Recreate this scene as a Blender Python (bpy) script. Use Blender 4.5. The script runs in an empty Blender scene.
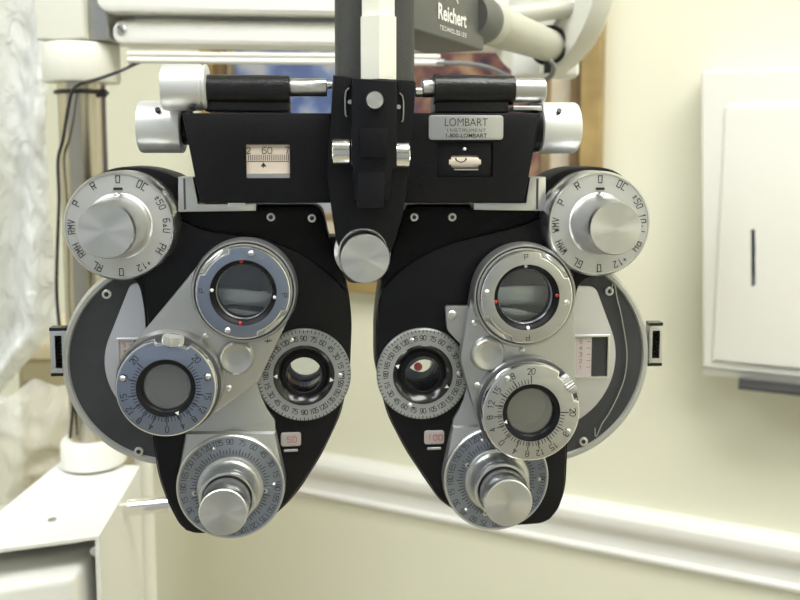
import bpy, bmesh, math, random
from mathutils import Vector, Matrix
from mathutils.geometry import tessellate_polygon, convex_hull_2d
random.seed(4)
S = bpy.context.scene
COL = S.collection
PI = math.pi

# ------------------------------------------------------------------ camera
F = 820.0
D = 0.42
H = 1.35
yaw = math.atan(70 / F)
PY = 224.0                      # the lens is shifted a little, as in a cropped frame
pitch = math.atan((PY - 150) / F)
CAM = Vector((0, -D, H))
fwd = Vector((math.sin(yaw) * math.cos(pitch), math.cos(yaw) * math.cos(pitch), -math.sin(pitch)))
rgt = Vector((math.cos(yaw), -math.sin(yaw), 0))
upv = rgt.cross(fwd)
cd = bpy.data.cameras.new('camera'); cam = bpy.data.objects.new('camera', cd); COL.objects.link(cam)
cam.matrix_world = Matrix((
    (rgt.x, upv.x, -fwd.x, CAM.x), (rgt.y, upv.y, -fwd.y, CAM.y), (rgt.z, upv.z, -fwd.z, CAM.z), (0, 0, 0, 1)))
cd.sensor_width = 36; cd.lens = 36 * F / 800; cd.shift_y = (PY - 300) / 800; cd.clip_start = 0.01; cd.clip_end = 50
cd.dof.use_dof = True; cd.dof.focus_distance = 0.405; cd.dof.aperture_fstop = 11
S.camera = cam

def ray(px, py):
    return (fwd + rgt * ((px - 400) / F) - upv * ((py - PY) / F))
def W(px, py, Y):
    d = ray(px, py); t = (Y - CAM.y) / d.y
    return CAM + d * t
def WZ(px, py, Z):
    d = ray(px, py); t = (Z - CAM.z) / d.z
    return CAM + d * t
def K(px, py, Y):                      # metres per pixel there
    return (W(px, py, Y) - CAM).dot(fwd) / F
# the long wall: u runs to the right along it, n points out of it into the room
ud = Vector((0.873, -0.488, 0)).normalized(); nd = Vector((-0.488, -0.873, 0)).normalized()
WO = CAM + ray(790, 560) * 1.04
def WW(px, py, off=0.0):
    d = ray(px, py); t = ((WO - CAM).dot(nd) + off) / d.dot(nd)
    return CAM + d * t
def uz(p):
    return ((p - WO).dot(ud), p.z)

# ------------------------------------------------------------------ materials
def mat(name, col, rough=0.5, metal=0.0, bump=0.0, bscale=200, aniso=0.0, spec=0.5, var=0.0, vscale=30, trans=0.0, coat=0.0, bstretch=None):
    m = bpy.data.materials.new(name); m.use_nodes = True
    nt = m.node_tree; b = nt.nodes['Principled BSDF']
    b.inputs['Base Color'].default_value = (*col, 1)
    b.inputs['Roughness'].default_value = rough
    b.inputs['Metallic'].default_value = metal
    b.inputs['Specular IOR Level'].default_value = spec
    b.inputs['Coat Weight'].default_value = coat
    b.inputs['Transmission Weight'].default_value = trans
    tc = nt.nodes.new('ShaderNodeTexCoord')
    if aniso:
        b.inputs['Anisotropic'].default_value = aniso
        t = nt.nodes.new('ShaderNodeTangent'); t.direction_type = 'RADIAL'; t.axis = 'Y'
        nt.links.new(t.outputs[0], b.inputs['Tangent'])
    if bump:
        n = nt.nodes.new('ShaderNodeTexNoise'); n.inputs['Scale'].default_value = bscale; n.inputs['Detail'].default_value = 3
        src = tc.outputs['Object']
        if bstretch:
            mp = nt.nodes.new('ShaderNodeMapping'); mp.inputs['Scale'].default_value = bstretch
            nt.links.new(src, mp.inputs[0]); src = mp.outputs[0]
        nt.links.new(src, n.inputs['Vector'])
        bp = nt.nodes.new('ShaderNodeBump'); bp.inputs['Strength'].default_value = bump; bp.inputs['Distance'].default_value = 0.001
        nt.links.new(n.outputs['Fac'], bp.inputs['Height']); nt.links.new(bp.outputs[0], b.inputs['Normal'])
    if var:
        n = nt.nodes.new('ShaderNodeTexNoise'); n.inputs['Scale'].default_value = vscale; n.inputs['Detail'].default_value = 5
        nt.links.new(tc.outputs['Object'], n.inputs['Vector'])
        r = nt.nodes.new('ShaderNodeValToRGB')
        r.color_ramp.elements[0].position = 0.3; r.color_ramp.elements[1].position = 0.7
        r.color_ramp.elements[0].color = (*[c * (1 - var) for c in col], 1)
        r.color_ramp.elements[1].color = (*[min(1, c * (1 + var)) for c in col], 1)
        nt.links.new(n.outputs['Fac'], r.inputs[0]); nt.links.new(r.outputs[0], b.inputs['Base Color'])
    return m
M = {}
M['black'] = mat('black_enamel', (0.006, 0.006, 0.0075), 0.42, bump=0.15, bscale=900, spec=0.16)
M['black_cover'] = mat('black_smooth', (0.006, 0.006, 0.008), 0.33, bump=0.06, bscale=900, spec=0.22)
M['wrinkle'] = mat('black_wrinkle', (0.008, 0.008, 0.01), 0.30, bump=0.35, bscale=420, spec=0.35)
M['black_gloss'] = mat('black_gloss', (0.008, 0.008, 0.009), 0.18)
M['alum'] = mat('aluminium', (0.70, 0.705, 0.70), 0.28, 1.0, bump=0.05, bscale=1500)
M['turned'] = mat('turned_aluminium', (0.66, 0.665, 0.67), 0.30, 1.0, aniso=0.9)
M['satin'] = mat('satin_silver', (0.50, 0.505, 0.505), 0.32, 0.9, bump=0.06, bscale=1800)
M['plate'] = mat('silver_plate', (0.50, 0.51, 0.515), 0.36, 0.85, bump=0.05, bscale=1500)
M['dialface'] = mat('dial_face', (0.56, 0.565, 0.56), 0.40, 0.65)
M['bezel'] = mat('bezel_blue_reflection', (0.20, 0.235, 0.32), 0.33, 0.7)  # silver bezel with the bluish room reflection put into its colour
M['bezel2'] = mat('axis_dial_face', (0.24, 0.265, 0.31), 0.36, 0.65)
M['scale'] = mat('aperture_scale', (0.36, 0.375, 0.38), 0.42, 0.5)
M['knobsilver'] = mat('knob_silver', (0.70, 0.71, 0.71), 0.40, 0.55)
M['chrome'] = mat('chrome', (0.86, 0.86, 0.85), 0.09, 1.0)
M['ink'] = mat('black_ink', (0.012, 0.012, 0.015), 0.5)
M['inkgrey'] = mat('grey_ink', (0.05, 0.05, 0.055), 0.5)
M['white'] = mat('white_mark', (0.85, 0.85, 0.82), 0.5)
M['redpaint'] = mat('red_mark', (0.55, 0.03, 0.02), 0.4)
M['pinkink'] = mat('red_ink', (0.45, 0.10, 0.08), 0.5)
M['lilac'] = mat('pink_scale', (0.66, 0.60, 0.60), 0.5)
M['wincol'] = mat('number_disc', (0.36, 0.33, 0.32), 0.5)
M['paperscale'] = mat('cream_scale', (0.60, 0.52, 0.44), 0.5)
M['cream'] = mat('cream_enamel', (0.78, 0.78, 0.70), 0.35, bump=0.03, bscale=300)
M['creamwhite'] = mat('white_enamel', (0.84, 0.84, 0.80), 0.38, bump=0.03, bscale=300)
M['cream2'] = mat('ivory_plastic', (0.50, 0.50, 0.43), 0.4)
M['grey_rubber'] = mat('grey_wrap', (0.045, 0.047, 0.045), 0.6, bump=0.3, bscale=600)
M['grey_block'] = mat('grey_enamel', (0.115, 0.118, 0.110), 0.5)
M['discgrey'] = mat('dark_grey_enamel', (0.036, 0.039, 0.044), 0.42, bump=0.1, bscale=500, var=0.15, vscale=60)
M['innersilver'] = mat('inner_silver', (0.60, 0.60, 0.64), 0.28, 0.7)
M['knurl'] = mat('knurled_rim', (0.48, 0.485, 0.465), 0.38, 0.5)
M['brass'] = mat('warm_steel', (0.52, 0.48, 0.40), 0.24, 1.0)
M['wallc'] = mat('wall_paint', (0.775, 0.77, 0.635), 0.75, bump=0.06, bscale=180, spec=0.25)
M['wallb'] = mat('back_wall_paint', (0.40, 0.43, 0.50), 0.8)
M['trimw'] = mat('trim_white', (0.86, 0.86, 0.84), 0.38)
M['dispw'] = mat('dispenser_white', (0.80, 0.80, 0.76), 0.42, bump=0.03, bscale=200)
M['slot'] = mat('slot_glass', (0.03, 0.045, 0.06), 0.2)
M['goldwood'] = mat('gilt_wood', (0.42, 0.30, 0.13), 0.4, 0.3, var=0.3, vscale=14, bump=0.2, bscale=80)
M['brownwood'] = mat('dark_wood', (0.17, 0.11, 0.05), 0.45, var=0.25, vscale=20)
M['matcream'] = mat('mat_board', (0.80, 0.70, 0.49), 0.7)
M['cabinet'] = mat('cabinet_laminate', (0.50, 0.44, 0.28), 0.55)
M['cable'] = mat('black_cable', (0.02, 0.022, 0.022), 0.4)
M['greycable'] = mat('grey_cable', (0.22, 0.22, 0.23), 0.35)
M['floorm'] = mat('floor_vinyl', (0.42, 0.38, 0.30), 0.4, var=0.15, vscale=6)
M['ceil'] = mat('ceiling_tile', (0.80, 0.80, 0.76), 0.85)
M['yellow'] = mat('yellow_patch_tone', (0.75, 0.62, 0.18), 0.4)

def glass(name, tint, refl, rough, extra_diff=0.0, dcol=(0.3, 0.3, 0.3)):
    m = bpy.data.materials.new(name); m.use_nodes = True; nt = m.node_tree
    for n in list(nt.nodes):
        if n.type != 'OUTPUT_MATERIAL': nt.nodes.remove(n)
    out = [n for n in nt.nodes if n.type == 'OUTPUT_MATERIAL'][0]
    t = nt.nodes.new('ShaderNodeBsdfTransparent'); t.inputs[0].default_value = (*tint, 1)
    g = nt.nodes.new('ShaderNodeBsdfGlossy'); g.inputs['Roughness'].default_value = rough; g.inputs[0].default_value = (0.9, 0.92, 1, 1)
    mx = nt.nodes.new('ShaderNodeMixShader'); lw = nt.nodes.new('ShaderNodeLayerWeight'); pw = nt.nodes.new('ShaderNodeMath'); pw.operation = 'POWER'; pw.inputs[1].default_value = 4
    nt.links.new(lw.outputs['Facing'], pw.inputs[0]); fr = pw
    ma = nt.nodes.new('ShaderNodeMath'); ma.operation = 'ADD'; ma.inputs[1].default_value = refl
    nt.links.new(fr.outputs[0], ma.inputs[0]); nt.links.new(ma.outputs[0], mx.inputs[0])
    nt.links.new(t.outputs[0], mx.inputs[1]); nt.links.new(g.outputs[0], mx.inputs[2])
    last = mx
    if extra_diff:
        d = nt.nodes.new('ShaderNodeBsdfDiffuse'); d.inputs[0].default_value = (*dcol, 1)
        m2 = nt.nodes.new('ShaderNodeMixShader'); m2.inputs[0].default_value = extra_diff
        nt.links.new(mx.outputs[0], m2.inputs[1]); nt.links.new(d.outputs[0], m2.inputs[2]); last = m2
    nt.links.new(last.outputs[0], out.inputs[0])
    return m
M['lens'] = glass('lens_glass', (0.93, 0.95, 0.97), 0.06, 0.03)
M['prism'] = glass('prism_glass', (0.6, 0.6, 0.57), 0.20, 0.10, 0.12, (0.35, 0.34, 0.30))
M['window'] = glass('window_glass', (0.93, 0.93, 0.95), 0.03, 0.02)
M['redglass'] = glass('red_glass', (0.75, 0.12, 0.08), 0.03, 0.03, 0.3, (0.7, 0.12, 0.08))

def film(name, col, alpha, bscale, bump):
    m = bpy.data.materials.new(name); m.use_nodes = True; nt = m.node_tree
    for n in list(nt.nodes):
        if n.type != 'OUTPUT_MATERIAL': nt.nodes.remove(n)
    out = [n for n in nt.nodes if n.type == 'OUTPUT_MATERIAL'][0]
    p = nt.nodes.new('ShaderNodeBsdfPrincipled'); p.inputs['Base Color'].default_value = (*col, 1); p.inputs['Roughness'].default_value = 0.22
    tl = nt.nodes.new('ShaderNodeBsdfTranslucent'); tl.inputs[0].default_value = (*col, 1)
    tr = nt.nodes.new('ShaderNodeBsdfTransparent')
    a = nt.nodes.new('ShaderNodeMixShader'); a.inputs[0].default_value = 0.15
    b = nt.nodes.new('ShaderNodeMixShader'); b.inputs[0].default_value = alpha
    tc = nt.nodes.new('ShaderNodeTexCoord')
    mp = nt.nodes.new('ShaderNodeMapping'); mp.inputs['Rotation'].default_value = (0.3, 0.5, 0.2); mp.inputs['Scale'].default_value = (1.6, 1, 0.7)
    n = nt.nodes.new('ShaderNodeTexNoise'); n.inputs['Scale'].default_value = bscale; n.inputs['Detail'].default_value = 4; n.inputs['Distortion'].default_value = 1.6
    bp = nt.nodes.new('ShaderNodeBump'); bp.inputs['Strength'].default_value = bump; bp.inputs['Distance'].default_value = 0.01
    nt.links.new(tc.outputs['Object'], mp.inputs[0]); nt.links.new(mp.outputs[0], n.inputs['Vector'])
    nt.links.new(n.outputs['Fac'], bp.inputs['Height']); nt.links.new(bp.outputs[0], p.inputs['Normal'])
    nt.links.new(p.outputs[0], a.inputs[1]); nt.links.new(tl.outputs[0], a.inputs[2])
    nt.links.new(tr.outputs[0], b.inputs[1]); nt.links.new(a.outputs[0], b.inputs[2]); nt.links.new(b.outputs[0], out.inputs[0])
    return m
M['sheet'] = film('plastic_sheet_film', (0.93, 0.95, 0.95), 0.92, 40, 1.0)
M['bag'] = film('plastic_bag_film', (0.80, 0.78, 0.68), 0.62, 16, 1.0)

# painting
def painting():
    m = bpy.data.materials.new('painting_canvas'); m.use_nodes = True; nt = m.node_tree; b = nt.nodes['Principled BSDF']
    b.inputs['Roughness'].default_value = 0.35
    tc = nt.nodes.new('ShaderNodeTexCoord')
    sx = nt.nodes.new('ShaderNodeSeparateXYZ'); nt.links.new(tc.outputs['Generated'], sx.inputs[0])
    n = nt.nodes.new('ShaderNodeTexNoise'); n.inputs['Scale'].default_value = 22; n.inputs['Detail'].default_value = 5; n.inputs['Distortion'].default_value = 0.6
    nt.links.new(tc.outputs['Object'], n.inputs['Vector'])
    r = nt.nodes.new('ShaderNodeValToRGB'); e = r.color_ramp.elements
    e[0].position = 0.36; e[0].color = (0.03, 0.015, 0.04, 1); e[1].position = 0.66; e[1].color = (0.50, 0.32, 0.17, 1)
    q = e.new(0.46); q.color = (0.16, 0.05, 0.05, 1); q = e.new(0.54); q.color = (0.27, 0.12, 0.07, 1)
    nt.links.new(n.outputs['Fac'], r.inputs[0])
    n2 = nt.nodes.new('ShaderNodeTexNoise'); n2.inputs['Scale'].default_value = 14; n2.inputs['Detail'].default_value = 3
    nt.links.new(tc.outputs['Object'], n2.inputs['Vector'])
    r2 = nt.nodes.new('ShaderNodeValToRGB'); e = r2.color_ramp.elements
    e[0].position = 0.44; e[0].color = (0.07, 0.13, 0.36, 1); e[1].position = 0.62; e[1].color = (0.55, 0.55, 0.55, 1)
    q = e.new(0.52); q.color = (0.20, 0.30, 0.52, 1)
    nt.links.new(n2.outputs['Fac'], r2.inputs[0])
    # blue towards the left and the bottom of the picture
    mr = nt.nodes.new('ShaderNodeMapRange'); mr.inputs[1].default_value = 0.50; mr.inputs[2].default_value = 0.60
    ad = nt.nodes.new('ShaderNodeMath'); ad.operation = 'MULTIPLY_ADD'; ad.inputs[1].default_value = 0.55
    nt.links.new(sx.outputs['Z'], ad.inputs[0]); nt.links.new(sx.outputs['X'], ad.inputs[2])
    mr.inputs[1].default_value = 0.68; mr.inputs[2].default_value = 0.80
    nt.links.new(ad.outputs[0], mr.inputs[0])
    mx = nt.nodes.new('ShaderNodeMix'); mx.data_type = 'RGBA'
    nt.links.new(mr.outputs[0], mx.inputs[0]); nt.links.new(r2.outputs[0], mx.inputs[6]); nt.links.new(r.outputs[0], mx.inputs[7])
    nt.links.new(mx.outputs[2], b.inputs['Base Color'])
    return m
M['painting'] = painting()

# ------------------------------------------------------------------ mesh builder
LOC = {}
def finish(o, label=None, cat=None, kind=None, group=None):
    if label: o['label'] = label
    if cat: o['category'] = cat
    if kind: o['kind'] = kind
    if group: o['group'] = group
    return o
def empty(name, loc, label, cat):
    o = bpy.data.objects.new(name, None); COL.objects.link(o); o.location = loc; o.empty_display_size = 0.02
    LOC[o.name] = Vector(loc); return finish(o, label, cat)

class MB:
    def __init__(s): s.v = []; s.f = []; s.m = []
    def add(s, vs, fs, mi=0):
        b = len(s.v); s.v += [Vector(x) for x in vs]
        for f in fs: s.f.append([i + b for i in f]); s.m.append(mi)
        return s
    def box(s, c, size, mi=0, rot=None):
        x, y, z = [k / 2 for k in size]
        vs = [Vector((a * x, b * y, d * z)) for a in (-1, 1) for b in (-1, 1) for d in (-1, 1)]
        if rot is not None: vs = [rot @ v for v in vs]
        vs = [v + Vector(c) for v in vs]
        return s.add(vs, [(0, 1, 3, 2), (4, 6, 7, 5), (0, 4, 5, 1), (2, 3, 7, 6), (0, 2, 6, 4), (1, 5, 7, 3)], mi)
    def rbox(s, c, size, r, mi=0, rot=None, seg=3):
        bm = bmesh.new(); bmesh.ops.create_cube(bm, size=1)
        for v in bm.verts: v.co = Vector((v.co.x * size[0], v.co.y * size[1], v.co.z * size[2]))
        bmesh.ops.bevel(bm, geom=bm.edges[:], offset=r, segments=seg, profile=0.5, affect='EDGES')
        bm.verts.index_update()
        vs = [v.co.copy() for v in bm.verts]; fs = [[v.index for v in f.verts] for f in bm.faces]; bm.free()
        if rot is not None: vs = [rot @ v for v in vs]
        return s.add([v + Vector(c) for v in vs], fs, mi)
    def lathe(s, c, prof, axis=(0, -1, 0), n=96, mi=0, cap=True, knurl=0, kd=0.0, mis=None):
        ax = Vector(axis).normalized()
        e1 = Vector((1, 0, 0)) if abs(ax.x) < 0.9 else Vector((0, 0, 1))
        e1 = (e1 - ax * e1.dot(ax)).normalized(); e2 = ax.cross(e1); c = Vector(c)
        b = len(s.v)
        for r, d in prof:
            for i in range(n):
                a = 2 * PI * i / n; rr = r
                if knurl and i % 2: rr = r - kd
                s.v.append(c + ax * d + (e1 * math.cos(a) + e2 * math.sin(a)) * rr)
        for k in range(len(prof) - 1):
            for i in range(n):
                j = (i + 1) % n
                s.f.append([b + k * n + i, b + k * n + j, b + (k + 1) * n + j, b + (k + 1) * n + i]); s.m.append(mis[k % len(mis)] if mis else mi)
        if cap:
            s.f.append([b + i for i in range(n)][::-1]); s.m.append(mi)
            s.f.append([b + (len(prof) - 1) * n + i for i in range(n)]); s.m.append(mis[-1] if mis else mi)
        return s
    def ring(s, c, prof, **k):             # closed profile loop
        return s.lathe(c, prof + [prof[0]], cap=False, **k)
    def prism(s, pts, y0, y1, bev=0.0, holes=(), mi=0, bev_back=0.0, mface=None):
        """pts: (x,z); y0 front (towards the viewer), y1 back"""
        def area(p): return sum(p[i][0] * p[(i + 1) % len(p)][1] - p[(i + 1) % len(p)][0] * p[i][1] for i in range(len(p)))
        pts = [tuple(p) for p in pts]
        if area(pts) < 0: pts = pts[::-1]
        def inset(p, d):
            n = len(p); o = []
            for i in range(n):
                a = Vector(p[i - 1]); q = Vector(p[i]); c = Vector(p[(i + 1) % n])
                t1 = (q - a); t2 = (c - q)
                if t1.length < 1e-9 or t2.length < 1e-9: o.append(p[i]); continue
                t1.normalize(); t2.normalize()
                n1 = Vector((-t1.y, t1.x)); n2 = Vector((-t2.y, t2.x)); nn = n1 + n2
                if nn.length < 1e-6: nn = n1
                nn.normalize(); k = d / max(0.5, nn.dot(n1))
                o.append((q.x + nn.x * k, q.y + nn.y * k))
            return o
        loops = []
        if bev:
            loops.append((inset(pts, bev), y0)); loops.append((inset(pts, bev * 0.3), y0 + bev * 0.3)); loops.append((pts, y0 + bev))
        else: loops.append((pts, y0))
        if bev_back: loops.append((pts, y1 - bev_back)); loops.append((inset(pts, bev_back), y1))
        else: loops.append((pts, y1))
        b = len(s.v); n = len(pts)
        for lp, y in loops:
            for x, z in lp: s.v.append(Vector((x, y, z)))
        for k in range(len(loops) - 1):
            for i in range(n):
                j = (i + 1) % n
                s.f.append([b + k * n + i, b + k * n + j, b + (k + 1) * n + j, b + (k + 1) * n + i]); s.m.append(mi)
        last = b + (len(loops) - 1) * n
        if mface is None: mface = mi
        if not holes:
            tri = tessellate_polygon([[Vector((x, z, 0)) for x, z in loops[0][0]]])
            for t in tri:
                s.f.append([b + t[0], b + t[1], b + t[2]]); s.m.append(mface)
                s.f.append([last + t[2], last + t[1], last + t[0]]); s.m.append(mi)
        else:
            hs = []
            for h in holes:
                h = [tuple(p) for p in h]
                if area(h) > 0: h = h[::-1]
                hb = len(s.v); m = len(h)
                for x, z in h: s.v.append(Vector((x, y0, z)))
                for x, z in h: s.v.append(Vector((x, y1, z)))
                for i in range(m):
                    j = (i + 1) % m
                    s.f.append([hb + i, hb + j, hb + m + j, hb + m + i]); s.m.append(mi)
                hs.append((h, hb, m))
            for front in (True, False):
                lp = loops[0][0] if front else loops[-1][0]
                idx = [(b if front else last) + i for i in range(n)]
                pl = [[Vector((x, z, 0)) for x, z in lp]]
                for h, hb, m in hs:
                    pl.append([Vector((x, z, 0)) for x, z in h]); idx += [hb + (0 if front else m) + i for i in range(m)]
                for t in tessellate_polygon(pl):
                    s.f.append([idx[t[0]], idx[t[1]], idx[t[2]]]); s.m.append(mface if front else mi)
        return s
    def tube(s, pts, r, n=10, mi=0, closed=False, radii=None):
        pts = [Vector(p) for p in pts]; b = len(s.v); L = len(pts)
        prev = None
        for i, p in enumerate(pts):
            a = pts[i - 1] if (i > 0 or closed) else pts[0]; c = pts[(i + 1) % L] if (i < L - 1 or closed) else pts[-1]
            t = (c - a).normalized()
            if prev is None: e = Vector((0, 0, 1)) if abs(t.z) < 0.9 else Vector((1, 0, 0))
            else: e = prev
            e = (e - t * e.dot(t)).normalized(); prev = e; g = t.cross(e)
            rr = radii[i] if radii else r
            for k in range(n):
                q = 2 * PI * k / n; s.v.append(p + (e * math.cos(q) + g * math.sin(q)) * rr)
        for i in range(L if closed else L - 1):
            for k in range(n):
                j = (k + 1) % n; i2 = (i + 1) % L
                s.f.append([b + i * n + k, b + i * n + j, b + i2 * n + j, b + i2 * n + k]); s.m.append(mi)
        if not closed:
            s.f.append([b + k for k in range(n)][::-1]); s.m.append(mi); s.f.append([b + (L - 1) * n + k for k in range(n)]); s.m.append(mi)
        return s
    def flat(s, c, ex, ez, polys, mi=0, th=0.0):       # 2-D polygons put on a plane
        c = Vector(c); ex = Vector(ex); ez = Vector(ez)
        for p in polys:
            s.add([c + ex * x + ez * z for x, z in p], [list(range(len(p)))], mi)
        return s
    def build(s, name, mats, parent=None, smooth=35, **kw):
        if not isinstance(mats, (list, tuple)): mats = [mats]
        lo = Vector([min(v[i] for v in s.v) for i in range(3)]); hi = Vector([max(v[i] for v in s.v) for i in range(3)])
        org = (lo + hi) / 2
        me = bpy.data.meshes.new(name); me.from_pydata([v - org for v in s.v], [], s.f)
        for i, p in enumerate(me.polygons): p.material_index = s.m[i]
        bm = bmesh.new(); bm.from_mesh(me)
        bmesh.ops.remove_doubles(bm, verts=bm.verts, dist=1e-7)
        bmesh.ops.recalc_face_normals(bm, faces=bm.faces)
        bm.to_mesh(me); bm.free()
        for mname in mats: me.materials.append(M[mname])
        me.shade_smooth(); me.set_sharp_from_angle(angle=math.radians(smooth))
        o = bpy.data.objects.new(name, me); COL.objects.link(o)
        LOC[o.name] = org
        if parent: o.parent = parent; o.location = org - LOC[parent.name]
        else: o.location = org
        return finish(o, **kw)

# ------------------------------------------------------------------ 2-D helpers
def circ(cx, cz, r, n=64, a0=0):
    return [(cx + r * math.cos(2 * PI * i / n + a0), cz + r * math.sin(2 * PI * i / n + a0)) for i in range(n)]
def hull(*sets):
    p = [Vector(q) for st in sets for q in st]
    return [tuple(p[i]) for i in convex_hull_2d(p)]
def smoothpoly(pts, sub=5):
    n = len(pts); o = []
    for i in range(n):
        p0, p1, p2, p3 = [Vector(pts[(i + k) % n]) for k in (-1, 0, 1, 2)]
        for k in range(sub):
            t = k / sub
            o.append(tuple(0.5 * ((2 * p1) + (p2 - p0) * t + (2 * p0 - 5 * p1 + 4 * p2 - p3) * t * t + (3 * p1 - p0 - 3 * p2 + p3) * t ** 3)))
    return o
def roundpoly(pts, r, seg=5):
    n = len(pts); o = []
    for i in range(n):
        a, q, c = Vector(pts[i - 1]), Vector(pts[i]), Vector(pts[(i + 1) % n])
        rr = r[i] if isinstance(r, (list, tuple)) else r
        d1 = min(rr, (a - q).length * .48); d2 = min(rr, (c - q).length * .48); dd = min(d1, d2)
        p = q + (a - q).normalized() * dd; e = q + (c - q).normalized() * dd
        for k in range(seg + 1):
            t = k / seg; o.append(tuple(p * (1 - t) ** 2 + q * 2 * t * (1 - t) + e * t * t))
    return o
def rect(x0, x1, z0, z1): return [(x0, z0), (x1, z0), (x1, z1), (x0, z1)]
def P2(px, py, Y): w = W(px, py, Y); return (w.x, w.z)
def PP(pts, Y): return [P2(x, y, Y) for x, y in pts]

# stroke lettering, 4 wide x 6 high
G = {
 '0': [[(0,1),(0,5),(1,6),(3,6),(4,5),(4,1),(3,0),(1,0),(0,1)]],
 'O': [[(0,0),(0,6),(4,6),(4,0),(0,0)]],
 'o': [[(0,0),(0,4),(3,4),(3,0),(0,0)]],
 '1': [[(1,5),(2,6),(2,0)]], '2': [[(0,5),(1,6),(3,6),(4,5),(4,4),(0,0),(4,0)]],
 '3': [[(0,6),(4,6),(2,3.5),(4,2.5),(4,1),(3,0),(0,0)]], '4': [[(3,0),(3,6),(0,2),(4,2)]],
 '5': [[(4,6),(0,6),(0,3.5),(3,3.5),(4,2.5),(4,1),(3,0),(0,0)]],
 '6': [[(4,6),(1,6),(0,4),(0,1),(1,0),(3,0),(4,1),(4,2.5),(3,3.5),(0,3.5)]],
 '7': [[(0,6),(4,6),(1.5,0)]], '8': [[(1,3.2),(0,4),(0,5),(1,6),(3,6),(4,5),(4,4),(3,3.2),(1,3.2),(0,2.3),(0,1),(1,0),(3,0),(4,1),(4,2.3),(3,3.2)]],
 '9': [[(0,0),(3,0),(4,2),(4,5),(3,6),(1,6),(0,5),(0,3.5),(1,2.5),(4,2.5)]],
 'A': [[(0,0),(2,6),(4,0)],[(0.8,2),(3.2,2)]], 'B': [[(0,0),(0,6),(3,6),(4,5),(4,4),(3,3.2),(0,3.2)],[(3,3.2),(4,2.2),(4,1),(3,0),(0,0)]],
 'C': [[(4,6),(0,6),(0,0),(4,0)]], 'E': [[(4,6),(0,6),(0,0),(4,0)],[(0,3),(3,3)]], 'G': [[(4,6),(0,6),(0,0),(4,0),(4,3),(2,3)]],
 'H': [[(0,0),(0,6)],[(4,0),(4,6)],[(0,3),(4,3)]], 'I': [[(2,0),(2,6)]], 'L': [[(0,6),(0,0),(4,0)]],
 'M': [[(0,0),(0,6),(2,2.5),(4,6),(4,0)]], 'N': [[(0,0),(0,6),(4,0),(4,6)]], 'P': [[(0,0),(0,6),(4,6),(4,3),(0,3)]],
 'R': [[(0,0),(0,6),(4,6),(4,3),(0,3)],[(2,3),(4,0)]], 'S': [[(4,6),(0,6),(0,3),(4,3),(4,0),(0,0)]], 'T': [[(0,6),(4,6)],[(2,6),(2,0)]],
 'U': [[(0,6),(0,0),(4,0),(4,6)]], 'V': [[(0,6),(2,0),(4,6)]], 'W': [[(0,6),(1,0),(2,4),(3,0),(4,6)]],
 'D': [[(0,0),(0,6),(3,6),(4,4.5),(4,1.5),(3,0),(0,0)]],
 '^': [[(0.5,0),(2,3),(3.5,0),(0.5,0)]], '-': [[(0.5,3),(3.5,3)]], '.': [[(1.5,0),(2.3,0)]],
 '+': [[(0.5,3.5),(3.5,3.5)],[(2,2),(2,5)]], '~': [[(0.5,3.8),(3.5,3.8)],[(2,2.4),(2,5.2)],[(0.5,1.4),(3.5,1.4)]], ' ': [],
}
def strokes(text, h, w=0.09, sp=1.6, ax=1.0):
    """ribbon polygons of a text centred on the origin, height h; w stroke width / h"""
    polys = []; adv = 4 + sp; L = len(text) * adv - sp; k = h / 6
    hw = w * h / 2
    for ci, ch in enumerate(text):
        for st in G.get(ch, []):
            pts = [Vector(((ci * adv + x - L / 2) * k * ax, (y - 3) * k)) for x, y in st]
            for a, b in zip(pts[:-1], pts[1:]):
                t = (b - a)
                if t.length < 1e-9: continue
                t.normalize(); n = Vector((-t.y, t.x)) * hw; e = t * hw * 0.8
                polys.append([tuple(a - e - n), tuple(b + e - n), tuple(b + e + n), tuple(a - e + n)])
    return polys
def rotp(polys, ang, ox=0, oz=0):      # clockwise by ang
    c, s_ = math.cos(ang), math.sin(ang)
    return [[(x * c + z * s_ + ox, -x * s_ + z * c + oz) for x, z in p] for p in polys]
def arc_text(text, r, deg, h, flip=False, **k):
    a = math.radians(deg); p = strokes(text, h, **k)
    # bend each polygon along the arc
    out = []
    for q in p:
        out.append([((r + z) * math.sin(a + x / r), (r + z) * math.cos(a + x / r)) for x, z in q] if not flip else
                   [((r - z) * math.sin(a - x / r), (r - z) * math.cos(a - x / r)) for x, z in q])
    return out
def tick(deg, r0, r1, w):
    a = math.radians(deg); t = Vector((math.sin(a), math.cos(a))); n = Vector((t.y, -t.x)) * w / 2
    return [tuple(t * r0 - n), tuple(t * r1 - n), tuple(t * r1 + n), tuple(t * r0 + n)]
def tri(deg, r, s):
    a = math.radians(deg); c = Vector((math.sin(a) * r, math.cos(a) * r)); o = []
    for k in range(3):
        b = a + 2 * PI * k / 3; o.append((c.x + s * math.sin(b), c.y + s * math.cos(b)))
    return o
EX, EZ = (1, 0, 0), (0, 0, 1)
def fonttext(text, size, bold=0.0, extrude=0):
    cu = bpy.data.curves.new('t', 'FONT'); cu.body = text; cu.size = size; cu.align_x = 'CENTER'; cu.offset = bold; cu.resolution_u = 3
    ob = bpy.data.objects.new('t', cu); COL.objects.link(ob)
    dg = bpy.context.evaluated_depsgraph_get(); dg.update()
    me = ob.evaluated_get(dg).to_mesh()
    vs = [(v.co.x, v.co.y) for v in me.vertices]; fs = [list(p.vertices) for p in me.polygons]
    ob.evaluated_get(dg).to_mesh_clear()
    bpy.data.objects.remove(ob); bpy.data.curves.remove(cu)
    return [[vs[i] for i in f] for f in fs]

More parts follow.
